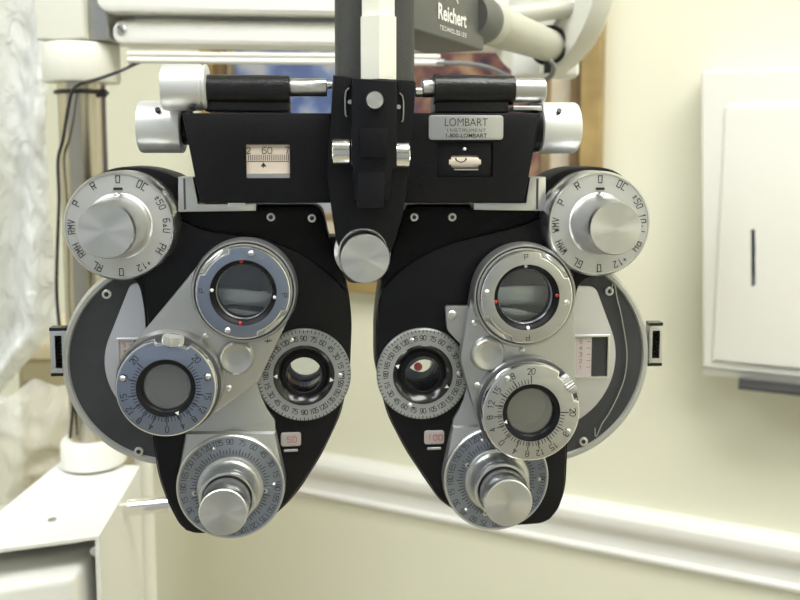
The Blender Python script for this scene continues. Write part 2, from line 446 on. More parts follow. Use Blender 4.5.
def screw(parent, px, py, Y, r=0.0021, matn='alum', name='screw', hexs=False, h=0.0012):
    c = W(px, py, Y)
    m = MB()
    if hexs:
        m.lathe(c, [(r, 0), (r, h * .8), (r * .85, h), (r * .5, h)], n=24, cap=False)
        m.lathe(c, [(r * .5, h), (r * .5, h * .3)], n=6, mi=1)
    else:
        m.lathe(c, [(r, -0.0005), (r, h * .35), (r * .8, h * .8), (r * .4, h * 1.05), (0.0001, h * 1.1)], n=24)
    return m.build(name, [matn, 'ink'], parent)

# ================================================================== PHOROPTER
root = empty('phoropter', W(363, 300, 0.01),
             'black and silver phoropter eye-testing head with two lens banks, hanging in the foreground', 'phoropter')

def side(L):
    s = -1 if L else 1       # which side of the instrument
    sg = 'left' if L else 'right'
    # ---------------- body
    if L:
        body = [(122,166),(150,168),(172,175),(181,181),(182,206),(322,206),(329,240),(341,272),(349,292),(352,322),(350,372),(341,415),(322,455),(300,490),(284,508),(264,524),(240,534),(192,534),(180,527),(168,505),(158,478),(152,440),(148,380),(144,310),(138,280),(110,272),(84,258),(73,225),(81,190),(100,172)]
        cover = [(172,218),(205,230),(240,236),(275,243),(312,261),(345,291),(350,322),(348,372),(339,415),(320,455),(298,489),(282,507),(263,522),(240,532),(192,532),(182,525),(170,503),(160,478),(154,440),(150,380),(147,310),(143,262),(150,232)]
        ap = (304, 375)
    else:
        body = [(598,166),(572,168),(555,174),(546,181),(545,206),(404,206),(397,238),(388,262),(380,290),(376,325),(376,372),(387,415),(405,450),(425,480),(440,502),(470,520),(500,527),(545,524),(558,512),(566,490),(568,450),(571,400),(573,310),(580,280),(606,274),(636,258),(646,225),(638,190),(618,171)]
        cover = [(556,212),(520,226),(480,236),(445,246),(412,262),(382,291),(378,325),(378,372),(389,415),(407,450),(427,480),(442,501),(470,518),(500,525),(544,522),(556,510),(564,490),(566,450),(569,400),(571,310),(574,262),(568,228)]
        ap = (423, 374)
    YB = 0.0
    k0 = K(*ap, YB)
    hc = W(*ap, -0.004)
    hole = circ(hc.x, hc.z, 18 * k0, 48)
    b = MB().prism(roundpoly(PP(body, YB), 0.006, 4), YB, 0.030, 0.0012, holes=[hole], bev_back=0.001).build('lens_housing', 'black', root)
    cv = MB().prism(smoothpoly(PP(cover, -0.004), 4), -0.0045, YB + 0.0002, 0.0012, holes=[hole]).build('raised_cover', 'black_cover', b)
    # arc rib on cover, seen through the crossed-cylinder lens
    dc = (172, 362) if L else (543, 358)
    for sx, sy in (((271, 217), (312, 218)) if L else ((414, 217), (452, 217))):
        screw(b, sx, sy, YB, 0.0022, hexs=True)
    # cover steps seen through the crossed-cylinder lens, grey sheen put into their colour
    if L:
        bands = [([(180, 291), (205, 288), (235, 288), (265, 291), (288, 299)], [(288, 314), (265, 307), (235, 304), (205, 305), (180, 309)]), ([(205, 310), (235, 308), (262, 312), (284, 320)], [(284, 330), (262, 322), (235, 317), (205, 319)])]
    else:
        bands = [([(566, 288), (540, 285), (515, 285), (490, 287), (470, 291)], [(470, 309), (490, 306), (515, 304), (540, 305), (566, 309)]), ([(560, 318), (540, 314), (515, 308), (495, 306)], [(495, 316), (515, 320), (540, 326), (560, 330)])]
    for tp, bt in bands:
        MB().prism(PP(tp + bt, -0.0045), -0.0062, -0.0043, 0.0006).build('cover_sheen_band', 'satin', b, label='curved cover step with its grey sheen put in as metal')
    # number window
    wx, wy, tx = (291, 439, '50') if L else (434, 437, '100')
    c = W(wx, wy, -0.0045); k = K(wx, wy, -0.0045)
    MB().prism(roundpoly(rect(c.x - 10 * k, c.x + 10 * k, c.z - 7 * k, c.z + 7 * k), 3 * k), -0.0054, -0.004, 0.0003).flat(
        (c.x + 1 * k, -0.0055, c.z), EX, EZ, strokes(tx, 5.6 * k, 0.13, 1.8), 1).build('number_window', ['wincol', 'pinkink'], b, label='small pale window reading ' + tx)
    c2 = W(wx, wy + 11, -0.0045)
    MB().rbox((c2.x, -0.005, c2.z), (14 * k, 0.0014, 2.6 * k), 0.0004).build('power_lever', 'satin', b)

    # ---------------- big lens disc behind the housing
    Yd = 0.0085
    c = W(*dc, Yd); k = K(*dc, Yd); R = (109 if L else 111) * k
    disc = MB().lathe(c, [(R - 0.0005, -0.016), (R, -0.015), (R, -0.004)], n=240, knurl=1, kd=0.0006, mi=0, cap=True)
    disc.lathe(c, [(R - .0002, -0.004), (R - 0.0010, -0.0012), (R - 0.0022, 0), (R - 0.0040, 0), (R - 0.0047, -0.001)], n=120, cap=False)
    disc.lathe(c, [(R - 0.0047, -0.001), (R - 0.0049, -0.002)], n=120, cap=True, mi=1)
    do = disc.build('lens_disc', ['knurl', 'discgrey'], root)
    ri = (66 if L else 75) * k
    MB().prism(hull(circ(c.x, c.z, ri, 96), circ(*P2(*((137, 292) if L else (588, 297)), Yd), (9 if L else 11) * k, 32)), Yd + 0.0003, Yd + 0.0016, 0.0005).build('inner_plate', 'innersilver', do)
    for sx, sy in (((107, 294), (139, 451)) if L else ((609, 291), (583, 441))):
        screw(do, sx, sy, Yd + 0.001, 0.0024, hexs=True)
    if L: wr = (117, 155, 338, 376)
    else: wr = (572, 609, 335, 378)
    Yw = Yd - 0.0004
    x0, z1 = P2(wr[0], wr[2], Yw); x1, z0 = P2(wr[1], wr[3], Yw)
    fr = MB().prism(rect(x0, x1, z0, z1), Yw - 0.001, Yw + 0.0015, 0.0003, holes=[rect(x0 + 2 * k, x1 - 2.5 * k, z0 + 2.5 * k, z1 - 2 * k)]).build('scale_window_frame', 'alum', do)
    mid = x0 + (x1 - x0) * (0.45 if L else 0.52)
    sc = MB().box(((x0 + x1) / 2, Yw + 0.0004, (z0 + z1) / 2), (x1 - x0 - 2 * k, 0.0003, z1 - z0 - 2 * k), 2)
    sc.box(((x0 + 2 * k + mid) / 2, Yw + 0.0001, (z0 + z1) / 2), (mid - x0 - 2 * k, 0.0004, z1 - z0 - 4 * k), 0)
    for i in range(5):
        zz = z1 - 7 * k - i * 6.5 * k
        sc.flat(((x0 + mid) / 2 - 1 * k, Yw - 0.00015, zz), EX, EZ, strokes(str(5 - i), 3.6 * k, 0.15), 1)
        sc.flat((mid - 3 * k, Yw - 0.00015, zz), EX, EZ, [[(-2 * k, -.3 * k), (2 * k, -.3 * k), (2 * k, .3 * k), (-2 * k, .3 * k)]], 1)
    sc.build('power_scale', ['lilac', 'pinkink', 'discgrey'], fr)
    if not L:
        wp = [(611,291),(618,302),(624,330),(627,355),(624,380),(613,406),(603,422),(595,428)]
        pts = [W(x, y, Yd - 0.0008) for x, y in smoothpoly(wp, 5)[:36]]
        MB().tube(pts, 0.0003, 6).build('wire_spring', 'knurl', do)
    # side handle
    if L: hx0, hx1, hy0, hy1 = 49, 68, 328, 376
    else: hx0, hx1, hy0, hy1 = 650, 662, 323, 366
    Yh = 0.010
    x0, z1 = P2(hx0, hy0, Yh); x1, z0 = P2(hx1, hy1, Yh); kk = K(hx0, hy0, Yh)
    hn = MB().prism(rect(x0, x1, z0 + 3 * kk, z1 - 3 * kk), Yh, Yh + 0.006, 0.0004, holes=[rect(x0 + (5 if L else 3) * kk, x1 - (5 if L else 3) * kk, z0 + 8 * kk, z1 - 8 * kk)]).build('side_lever', 'alum', root)
    MB().box(((x0 + x1) / 2, Yh + 0.003, z1 - 1.5 * kk), (x1 - x0, 0.0058, 3 * kk)).build('lever_cap', 'black_gloss', hn)
    MB().box(((x0 + x1) / 2, Yh + 0.003, z0 + 1.5 * kk), (x1 - x0, 0.0058, 3 * kk)).build('lever_cap', 'black_gloss', hn)
    gm = MB().box(((x0 + x1) / 2, Yh + 0.006, (z0 + z1) / 2), (x1 - x0 - 7 * kk, 0.003, z1 - z0 - 16 * kk))
    for i in range(8): gm.box(((x0 + x1) / 2 + 1 * kk, Yh + 0.0035, z0 + (10 + i * 3.8) * kk), (x1 - x0 - 9 * kk, 0.002, 1.6 * kk))
    gm.build('ribbed_grip', 'black', hn)

    # ---------------- selector dial
    dcx = (119, 226) if L else (599.5, 224)
    Yf = -0.020
    c = W(*dcx, Yf); k = K(*dcx, Yf); R = (55 if L else 53) * k
    d = MB().lathe(c, [(R - .002, -0.020), (R - 0.0008, -0.019), (R, -0.018), (R, -0.0015), (R - 0.0010, 0), (R - 0.0014, 0), (R - 0.0016, -0.0004)], n=128, cap=False)
    d.lathe(c, [(R - 0.0016, -0.0004), (0.017, -0.0004)], n=128, cap=False, mi=1)
    d.lathe(c, [(0.017, -0.0004), (0.001, -0.0004)], n=64, cap=False, mi=1)
    d.lathe((c.x, Yf + 0.020, c.z), [(R - .002, 0), (0.001, 0)], n=64, cap=False)
    words = (['O','OC','~50','6^U','PH','+12','O','RL','RMH','RMV','P','R'] if L else ['O','OC','~50','10^I','PH','+12','O','GL','WMH','WMV','P','R'])
    rt = R - 8.3 * k
    for i, w_ in enumerate(words):
        d.flat((c.x, Yf + 0.0003, c.z), EX, EZ, arc_text(w_, rt, i * 30 + (-1 if i > 5 else 0), (7.0 if len(w_) < 3 else 6.4) * k, w=0.13, sp=2.3, ax=0.78), 2)
    dd = d.build('selector_dial', ['alum', 'dialface', 'ink'], root)
    MB().box((c.x, Yf + 0.0001, c.z + rt - 9.5 * k), (8.5 * k, 0.0006, 2.6 * k)).build('index_mark', 'ink', dd)
    MB().lathe(c, [(0.0158, -0.0003), (0.0146, 0.0007), (0.0139, 0.003), (0.0135, 0.006), (0.0130, 0.021), (0.0127, 0.0232), (0.0123, 0.0238)], n=96).build('selector_knob', 'turned', dd)
    MB().lathe((c.x, Yf - 0.003, c.z + 0.0150), [(0.0010, -0.003), (0.0010, 0.0006), (0.0006, 0.001)], n=20).build('pointer_dot', 'alum', dd)

    # ---------------- aperture (axis ring you look through)
    Ya = -0.0045
    c = W(*((304, 375.5) if L else (423, 374.5)), -0.0075); k = K(305, 372, -0.0075) * 1.02; R = 46 * k
    c = Vector((c.x, Ya, c.z))
    a = MB().ring(c, [(30 * k, 0), (30 * k, 0.003), (R - 0.0006, 0.003), (R, 0.0022), (R, 0)], n=120)
    yy = Ya - 0.00305
    nums = [90, 75, 60, 45, 30, 15, 0, 165, 150, 135, 120, 105] * 2
    for i in range(24):
        low = 6 < i < 18
        t = str(nums[i]) if nums[i] else '180'
        if i in (6, 18): t = '180'
        a.flat((c.x, yy, c.z), EX, EZ, arc_text(t, 37 * k, i * 15, 4.7 * k, flip=low, w=0.15, sp=1.0, ax=0.7 if len(t) > 2 else 0.85), 1)
    for i in range(72):
        a.flat((c.x, yy, c.z), EX, EZ, [tick(i * 5, (43.0 if i % 3 else 42) * k, 45.3 * k, 0.8 * k)], 1)
    ar = a.build('axis_ring', ['scale', 'ink'], root)
    t = MB().ring(c, [(18.5 * k, -0.020), (18.5 * k, -0.003), (22 * k, 0.0006), (27 * k, 0.0030), (29 * k, 0.0036), (30 * k, 0.003), (30 * k, 0.001), (20 * k, -0.006), (20 * k, -0.020)], n=96)
    for dg_ in ((270, 100) if L else (290, 118)):
        t.flat((c.x, Ya - 0.00375, c.z), EX, EZ, [tri(dg_, 27 * k, 2.6 * k)], 1)
    t.build('eye_tube', ['black_gloss', 'white'], ar, label='black recessed viewing tube')
    MB().lathe((c.x, 0.008, c.z), [(18.4 * k, 0), (18.4 * k, 0.0006)], n=48).build('eye_lens', 'lens', ar)
    if L:
        MB().ring((c.x, 0.020, c.z + 0), [(15.5 * k, 0), (18.6 * k, 0), (18.6 * k, 0.003), (15.5 * k, 0.001)], n=64).build('rear_stop', 'discgrey', ar)
    else:
        almond = []
        for i in range(17):
            q = -1 + i / 8; almond.append((q * 13 * k, (1 - q * q) * 5.5 * k))
        for i in range(1, 16):
            q = 1 - i / 8; almond.append((q * 13 * k, -(1 - q * q) * 7.5 * k))
        ca, sa = math.cos(0.22), math.sin(0.22)
        oc = W(422, 365, 0.012)
        almond = [(oc.x + x * ca - z * sa, oc.z + x * sa + z * ca) for x, z in almond]
        MB().prism(circ(c.x, c.z, 19 * k, 48), 0.012, 0.0128, holes=[almond]).build('shutter_plate', 'discgrey', ar, label='grey shutter with an eye-shaped opening')
        rc = W(418, 366.5, 0.0125)
        MB().lathe(rc, [(4.4 * k, 0), (4.4 * k, 0.0006)], n=24).build('red_filter', 'redglass', ar, label='small round red filter')
    for (sx, sy) in (((340, 375), (292, 340), ) if L else ((412, 340), (459, 373), (410, 405))):
        screw(ar, sx, sy, Ya - 0.003, 0.0013)

    # ---------------- silver plate down to axis dial
    Yp = -0.0066
    if L:
        up = [(186, 345), (256, 340), (258, 378), (262, 398), (268, 410), (275, 420), (276, 437), (186, 437), (184, 400)]
        lo_c = (231, 486); lo_pts = [(186, 437), (276, 437)]
        rdl = 54
    else:
        up = [(468, 350), (545, 345), (546, 432), (452, 431), (453, 420), (458, 411), (463, 400), (467, 385)]
        lo_c = (496, 478); lo_pts = [(452, 431), (546, 431)]
        rdl = 53.5
    MB().prism(roundpoly(PP(up, Yp), 0.0008, 3), Yp, -0.0043, 0.0008).build('front_plate', 'plate', root)
    c = W(*lo_c, -0.0105); k = K(*lo_c, -0.0105)
    base = hull(circ(c.x, c.z, rdl * k, 96), PP([(lo_pts[0][0], lo_pts[0][1] - 6), (lo_pts[1][0] - (0 if L else 6), lo_pts[1][1] - 6)], -0.0065))
    ob = MB().prism(base, -0.0095, -0.0043, 0.0030).build('dial_base', 'plate', root)
    cc = Vector((c.x, -0.0095, c.z)); R = rdl * k
    d = MB().lathe(cc, [(R - 0.0003, 0), (R - 0.0003, 0.002), (R - 0.0009, 0.0026), (R - 0.0014, 0.0024)], n=128, cap=False, mi=0)
    d.lathe(cc, [(R - 0.0014, 0.0024), (0.01, 0.0024)], n=128, mi=1, cap=False)
    off = 0 if L else -90
    for i in range(24):
        t = str([90, 75, 60, 45, 30, 15, 180, 165, 150, 135, 120, 105][i % 12])
        d.flat((c.x, -0.01195, c.z), EX, EZ, arc_text(t, 46.5 * k, i * 15, 5.2 * k, w=0.13, sp=1.2, ax=0.8), 2)
    for i in range(72):
        d.flat((c.x, -0.01195, c.z), EX, EZ, [tick(i * 5, 34 * k, (38 if i % 3 else 40) * k, 0.9 * k)], 2)
    dd = d.build('axis_dial', ['satin', 'bezel2', 'inkgrey'], root)
    ck = Vector((c.x, -0.0118, c.z))
    m = MB().lathe(ck, [(32.8 * k, 0), (32.8 * k, 0.0018), (32 * k, 0.0024), (29 * k, 0.0026), (28 * k, 0.0042), (27 * k, 0.008), (26.4 * k, 0.0105), (26 * k, 0.011)], n=96)
    for dg_ in (-95, 95) if L else (-60, 200):
        m.lathe((c.x + 35 * k * math.sin(math.radians(dg_)), -0.0118, c.z + 35 * k * math.cos(math.radians(dg_))), [(2.5 * k, 0), (2.5 * k, 0.0028)], n=16)
        m.lathe((c.x + 34 * k * math.sin(math.radians(dg_)), -0.0118, c.z + 34 * k * math.cos(math.radians(dg_))), [(1.0 * k, 0.0029), (1.0 * k, 0.0032)], n=10, mi=1)
    kb = m.build('axis_knob', ['alum', 'ink'], dd)
    MB().lathe(ck, [(26.4 * k, 0.0110), (27 * k, 0.0118), (27 * k, 0.0145), (26.2 * k, 0.0152), (24.2 * k, 0.0152)], n=96, cap=False).lathe(
        ck, [(23 * k, 0.012), (23 * k, 0.0168)], n=64, mi=1, cap=False).lathe(
        ck, [(22.4 * k, 0.0150), (22.8 * k, 0.0160), (22.8 * k, 0.0285), (22.2 * k, 0.0294), (21.4 * k, 0.0297)], n=96, mi=2).build('power_knob', ['alum', 'ink', 'turned'], dd)
    for dg_ in ((-22, 88) if L else (-20, 92, 225)):
        q = math.radians(dg_)
        MB().lathe((c.x + 43 * k * math.sin(q), -0.0119, c.z + 43 * k * math.cos(q)), [(2.2 * k, 0), (1.9 * k, 0.0006), (0.8 * k, 0.0012)], n=20).build('rivet', 'alum', dd)

    # ---------------- swing arm with crossed cylinder and rotary prism
    Yarm = -0.0165
    jc = (245, 290) if L else (523, 294.5); rc = (171, 381) if L else (525.5, 405)
    cj = W(*jc, Yarm); kj = K(*jc, Yarm); cr = W(*rc, Yarm); kr = K(*rc, Yarm)
    Rj = 52.5 * kj; Rr = (53 if L else 51.5) * kr
    if L: extra = [circ(*P2(254, 378, Yarm), 0.003, 16)]
    else: extra = [circ(*P2(489, 357, Yarm), 29 * kj, 32), circ(*P2(553, 353, Yarm), 24 * kj, 32)]
    outl = hull(circ(cj.x, cj.z, Rj * 0.985, 96), circ(cr.x, cr.z, Rr * 0.985, 96), *extra)
    arm = MB().prism(outl, Yarm, -0.0105, 0.001, holes=[circ(cj.x, cj.z, 30 * kj, 48), circ(cr.x, cr.z, 26 * kr, 48)]).build('swing_arm', 'satin', root)
    bc = (237, 357) if L else (487.5, 353.5)
    cb = W(*bc, Yarm); kb_ = K(*bc, Yarm)
    MB().lathe((cb.x, -0.0045, cb.z), [(15 * kb_, -0.001), (15 * kb_, 0.006)], n=48).build('pivot_post', 'satin', arm)
    MB().lathe(cb, [(18 * kb_, -0.0005), (17.6 * kb_, 0.0012), (16.4 * kb_, 0.0026), (14.5 * kb_, 0.0034), (12.5 * kb_, 0.0032), (10 * kb_, 0.0026), (6 * kb_, 0.0025)], n=64).build('pivot_boss', 'satin', arm)
    for sx, sy in (((206, 336), (229, 388), (212, 337)) if L else ((474, 323), (522, 350), (477, 385)))[:3 if not L else 2]:
        screw(arm, sx, sy, Yarm, 0.0016)
    if L: MB().flat(W(268, 341, Yarm - 0.0001), EX, EZ, strokes('X', 1) + [[(-.002, -.0002), (.002, -.0002), (.002, .0002), (-.002, .0002)]] + rotp(strokes('V', 4 * kj, 0.15), 0.5), 0).build('engraved_mark', 'ink', arm)
    if not L:
        pl = roundpoly(PP([(445, 306), (480, 306), (480, 352), (462, 346), (447, 330)], -0.0105), 0.0018, 4)
        sp = MB().prism(pl, -0.0105, -0.0076, 0.0005).build('bracket_plate', 'satin', root)
        screw(sp, 452, 315, -0.0105, 0.0024)
    # crossed cylinder
    m = MB().ring(cj, [(33 * kj, 0), (33 * kj, 0.004), (47.5 * kj, 0.004), (47.8 * kj, 0.0032), (48.6 * kj, 0.0032), (49.2 * kj, 0.0042), (50.6 * kj, 0.0042), (Rj, 0.002), (Rj, -0.004), (50 * kj, -0.005), (33 * kj, -0.004)], n=128, mis=[0, 0, 1, 1, 0, 0, 0, 0, 0, 0, 0])
    jr = m.build('crossed_cylinder', ['satin', 'inkgrey'], root)
    jf = Vector((cj.x, Yarm - 0.004, cj.z))
    Rb = 46.2 * kj
    flats = ((-42, 138) if L else (42, 222))
    def flatted(cx, cz, R, flats, depth, wd=22):
        o = []
        for i in range(144):
            dgr = i * 2.5; r = R
            for f in flats:
                dl = (dgr - f + 180) % 360 - 180
                if abs(dl) <= wd: r = min(r, R - depth, R * math.cos(math.radians(wd)) / math.cos(math.radians(dl)) + 0.0004)
            o.append((cx + r * math.sin(math.radians(dgr)), cz + r * math.cos(math.radians(dgr))))
        return o
    bz = MB().prism(flatted(cj.x, cj.z, Rb, flats, 4.2 * kj), Yarm - 0.0086, Yarm - 0.0040, 0.0008, holes=[circ(cj.x, cj.z, 32.5 * kj, 96)], mface=2)
    for dgr in ((90, 270) if L else (0, 180)):
        bz.flat((cj.x, Yarm - 0.00865, cj.z), EX, EZ, arc_text('P', 40 * kj, dgr + (4 if L else -2), 5 * kj, w=0.13), 1)
    bezel = bz.build('lens_bezel', ['chrome', 'ink', 'bezel' if L else 'satin'], jr)  # left ring gets the painted blue reflection, right one plain silver
    for f in flats:
        q = math.radians(f); rr = Rb - 1.9 * kj
        t = Vector((math.cos(q), 0, -math.sin(q)))
        cc = Vector((cj.x + rr * math.sin(q), Yarm - 0.0055, cj.z + rr * math.cos(q)))
        MB().tube([cc - t * 13 * kj, cc - t * 9 * kj, cc, cc + t * 9 * kj, cc + t * 13 * kj], 1, 12, radii=[0.0003, 1.9 * kj, 2.3 * kj, 1.9 * kj, 0.0003]).build('thumb_roller', 'alum', jr)
    inr = MB().ring((cj.x, Yarm - 0.004, cj.z), [(27.5 * kj, -0.008), (27.5 * kj, 0.0010), (29 * kj, 0.0024), (32.4 * kj, 0.0034), (32.4 * kj, 0), (29.5 * kj, -0.008)], n=96).build('lens_cell', 'black', jr)
    MB().ring((cj.x, Yarm - 0.003, cj.z), [(26.8 * kj, -0.0004), (27.6 * kj, -0.0004), (27.6 * kj, 0.0015), (26.8 * kj, 0.0009)], n=96).build('retaining_ring', 'alum', jr)
    MB().lathe((cj.x, Yarm - 0.0025, cj.z), [(27.4 * kj, -0.0012), (27.4 * kj, 0.0), (20 * kj, 0.0006), (10 * kj, 0.0009), (0.0002, 0.001)], n=64).build('lens', 'lens', jr)
    # coloured dots
    reds = ((-3, 187) if L else (88, 262)); whs = ((100, 275) if L else (-2, 176))
    for dgr, mt in [(a_, 'redpaint') for a_ in reds] + [(a_, 'white') for a_ in whs]:
        q = math.radians(dgr)
        MB().lathe((cj.x + 30.7 * kj * math.sin(q), Yarm - 0.0068, cj.z + 30.7 * kj * math.cos(q)), [(1.7 * kj, 0), (1.7 * kj, 0.0006), (1 * kj, 0.0010)], n=20).build('marker_dot', mt, jr, label='red marker dot' if mt == 'redpaint' else 'white marker dot')
    for dgr in ((12, 203) if L else (98, 278)):
        q = math.radians(dgr)
        MB().lathe((cj.x + 40 * kj * math.sin(q), Yarm - 0.0085, cj.z + 40 * kj * math.cos(q)), [(3 * kj, 0), (2.8 * kj, 0.0006), (1.4 * kj, 0.0013), (0.0001, 0.0014)], n=24).build('bezel_screw', 'alum', bezel)
    # rotary prism
    m = MB().ring(cr, [(33 * kr, 0), (33 * kr, 0.006), (50 * kr, 0.006), (51 * kr, 0.0055), (51.4 * kr, 0.004), (Rr, 0.002), (Rr, -0.003), (50 * kr, -0.004), (33 * kr, -0.003)], n=128, mis=[0, 1, 1, 0, 0, 0, 0, 0, 0])
    pr = m.build('rotary_prism', ['satin', 'inkgrey'], root)
    Rb = 48.4 * kr; Yz = Yarm - 0.0125
    ft = (8,) if L else (57,)
    bz = MB().prism(flatted(cr.x, cr.z, Rb, ft, 4.0 * kr, 20), Yz, Yarm - 0.006, 0.0009, holes=[circ(cr.x, cr.z, 28.4 * kr, 96)], mface=2)
    # engraved scale: nothing between the two end marks round the thumb wheel
    o = 0 if L else 45
    lab = [(180, '0'), (158, '4'), (140, '8'), (122, '12'), (102, '15'), (75, '18'), (46, '20'), (202, '4'), (220, '8'), (238, '12'), (258, '15'), (285, '18'), (314, '20')]
    for dgr, t in lab:
        bz.flat((cr.x, Yz - 0.00006, cr.z), EX, EZ, [tick(dgr + o, 29 * kr, 37 * kr, 0.9 * kr)] + arc_text(t, 41 * kr, dgr + o, 5.6 * kr, w=0.13, sp=1.2, ax=0.85), 1)
    for i in range(48):
        dgr = 46 + i * (268 / 47)
        bz.flat((cr.x, Yz - 0.00006, cr.z), EX, EZ, [tick(dgr + o, 29 * kr, 33.5 * kr, 0.75 * kr)], 1)
    bz.build('prism_bezel', ['chrome', 'ink', 'bezel' if L else 'satin'], pr)  # bluish reflection coloured in on the left prism only
    q = math.radians(ft[0]); rr = Rb - 2.4 * kr
    MB().lathe((cr.x + rr * math.sin(q), Yarm - 0.0085, cr.z + rr * math.cos(q)), [(10 * kr, -0.0022), (10.5 * kr, -0.001), (10.5 * kr, 0.001), (10 * kr, 0.0022)], axis=(math.sin(q), 0, math.cos(q)), n=44, knurl=1, kd=0.0005).build('thumb_wheel', 'knurl', pr)
    MB().ring((cr.x, Yz, cr.z), [(22.6 * kr, -0.010), (22.6 * kr, -0.0022), (24 * kr, -0.0006), (28.4 * kr, 0.0004), (28.4 * kr, -0.004), (26 * kr, -0.010)], n=96).build('prism_cell', 'black_cover', pr)
    MB().lathe((cr.x, Yz + 0.0032, cr.z), [(22.8 * kr, -0.001), (22.8 * kr, 0.0)], n=64).build('prism_lens', 'prism', pr)
    MB().ring((cr.x, Yarm + 0.001, cr.z), [(21 * kr, 0), (25.9 * kr, 0), (25.9 * kr, 0.004), (24 * kr, 0.0035)], n=64).build('prism_step', 'black_cover', pr)
    for dgr in ((285, 75) if L else (-35, 118)):
        q = math.radians(dgr)
        MB().lathe((cr.x + 42 * kr * math.sin(q), Yz + 0.0001, cr.z + 42 * kr * math.cos(q)), [(2.8 * kr, 0), (2.6 * kr, 0.0006), (1.3 * kr, 0.0012), (0.0001, 0.0013)], n=24).build('bezel_screw', 'alum', pr)
    q = 157 if L else 252
    MB().flat((cr.x, Yz - 0.0006, cr.z), EX, EZ, [tri(q, 26.6 * kr, 2.4 * kr)]).build('pointer_mark', 'white', pr)

    # ---------------- L bracket hanging the body from the top housing
    if L:
        Lb = [(178, 177), (193, 177), (198, 204), (256, 203), (256, 211), (178, 212)]
    else:
        Lb = [(546, 177), (530, 177), (526, 203), (474, 202), (474, 210), (546, 211)]
    lb = MB().prism(PP(Lb, -0.010), -0.010, 0.004, 0.0005).build('slide_bracket', 'alum', root)
    gx = 184.5 if L else 537.5
    g0 = W(gx, 194, -0.0105); kk = K(gx, 194, -0.0105)
    MB().box((g0.x, -0.0100, g0.z), (2.0 * kk, 0.0008, 31 * kk)).build('slide_groove', 'inkgrey', lb)
    if L:
        g1 = W(237, 205, -0.0115); MB().rbox((g1.x, -0.010, g1.z), (17 * kk, 0.006, 6 * kk), 0.0005).build('slide_block', 'alum', lb)

    # ---------------- top housing
    Yt = -0.014
    if L: T = [(182, 113), (331, 113), (331, 203), (200, 203)]
    else: T = [(404, 113), (541, 113), (524, 203), (404, 203)]
    wr = (246, 290, 144, 178) if L else (437, 493, 142, 177)
    x0, z1 = P2(wr[0], wr[2], Yt); x1, z0 = P2(wr[1], wr[3], Yt); kt = K(300, 150, Yt)
    hw = roundpoly(rect(x0, x1, z0, z1), 0.0006, 2)
    th = MB().prism(roundpoly(PP(T, Yt), 0.0006, 2), Yt, 0.022, 0.0008, holes=[hw]).build('top_housing', 'black', root)
    MB().box(((x0 + x1) / 2, Yt + 0.012, (z0 + z1) / 2), (x1 - x0 + .002, 0.002, z1 - z0 + .002)).build('window_back', 'black_gloss', th)
    if L:
        ys = Yt + 0.0012
        m = MB().box(((x0 + x1) / 2, ys + 0.0006, (z0 + z1) / 2 + 2 * kt), (x1 - x0, 0.001, z1 - z0 - 5 * kt))
        fr_ = lambda px, py: W(px, py, ys)
        for i in range(22):
            p = fr_(248.5 + i * 1.9, 155 + 2.6)
            m.flat((p.x, ys, p.z), EX, EZ, [[(-.3 * kt, -3 * kt), (.3 * kt, -3 * kt), (.3 * kt, 3 * kt), (-.3 * kt, 3 * kt)]], 1)
        p = fr_(267, 150.5); m.flat((p.x, ys, p.z), EX, EZ, strokes('60', 6 * kt, 0.12), 1)
        p = fr_(248.5, 150.5); m.flat((p.x, ys, p.z), EX, EZ, [q for q in strokes('2', 6 * kt, 0.12, ax=0.8)], 1)
        p = fr_(287, 150.5); m.flat((p.x, ys, p.z), EX, EZ, strokes('7', 6 * kt, 0.12, ax=0.8), 1)
        p = fr_(268, 161.5); m.flat((p.x, ys, p.z), EX, EZ, [[(-21 * kt, -.3 * kt), (21 * kt, -.3 * kt), (21 * kt, .3 * kt), (-21 * kt, .3 * kt)]], 1)
        p = fr_(263.5, 165); m.flat((p.x, ys, p.z), EX, EZ, [[(-3 * kt, -1.5 * kt), (3 * kt, -1.5 * kt), (0, 2.6 * kt)], [(-.4 * kt, -3 * kt), (.4 * kt, -3 * kt), (.4 * kt, 0), (-.4 * kt, 0)]], 1)
        m.build('distance_scale', ['paperscale', 'ink'], th, label='cream millimetre scale reading 60')
        p = fr_(268, 175.8); MB().box((p.x, ys + .0002, p.z), (x1 - x0, 0.0016, 4.4 * kt)).build('scale_ledge', 'satin', th)
    else:
        ys = Yt + 0.0016
        ix0, iz1 = P2(451, 155, ys); ix1, iz0 = P2(479, 168, ys)
        fr2 = MB().prism(rect(x0, x1, z0, z1), ys, ys + 0.002, 0.0003, holes=[roundpoly(rect(ix0, ix1, iz0, iz1), 3 * kt)]).build('level_frame', 'black_cover', th)
        p = W(465, 162, ys + .0016)
        v = MB().tube([Vector((ix0 - .001, ys + 0.004, p.z)), Vector((ix1 + .001, ys + 0.004, p.z))], 0.0042, 20)
        v.build('level_vial', 'paperscale', fr2)
        pts = []
        for i in range(11):
            q = math.radians(180 + i * 18); pts.append(Vector((W(461, 158, ys).x + 5.5 * kt * math.cos(q), ys + 0.0001, W(461, 158, ys).z + 4.2 * kt * math.sin(q))))
        MB().tube(pts, 0.0004, 6).build('level_bubble', 'ink', fr2)
        p = W(464.5, 149, ys); MB().lathe(p, [(1.7 * kt, -.0005), (1.7 * kt, 0.0006), (.8 * kt, 0.0010)], n=16).build('index_dot', 'white', fr2)
        p = W(466, 169.5, ys); MB().box((p.x, ys - .0003, p.z), (25 * kt, 0.0008, 1.5 * kt)).build('vial_ledge', 'satin', fr2)
        # plate with the dealer name
        a0, b1 = P2(428.5, 115, Yt); a1, b0 = P2(503, 140, Yt)
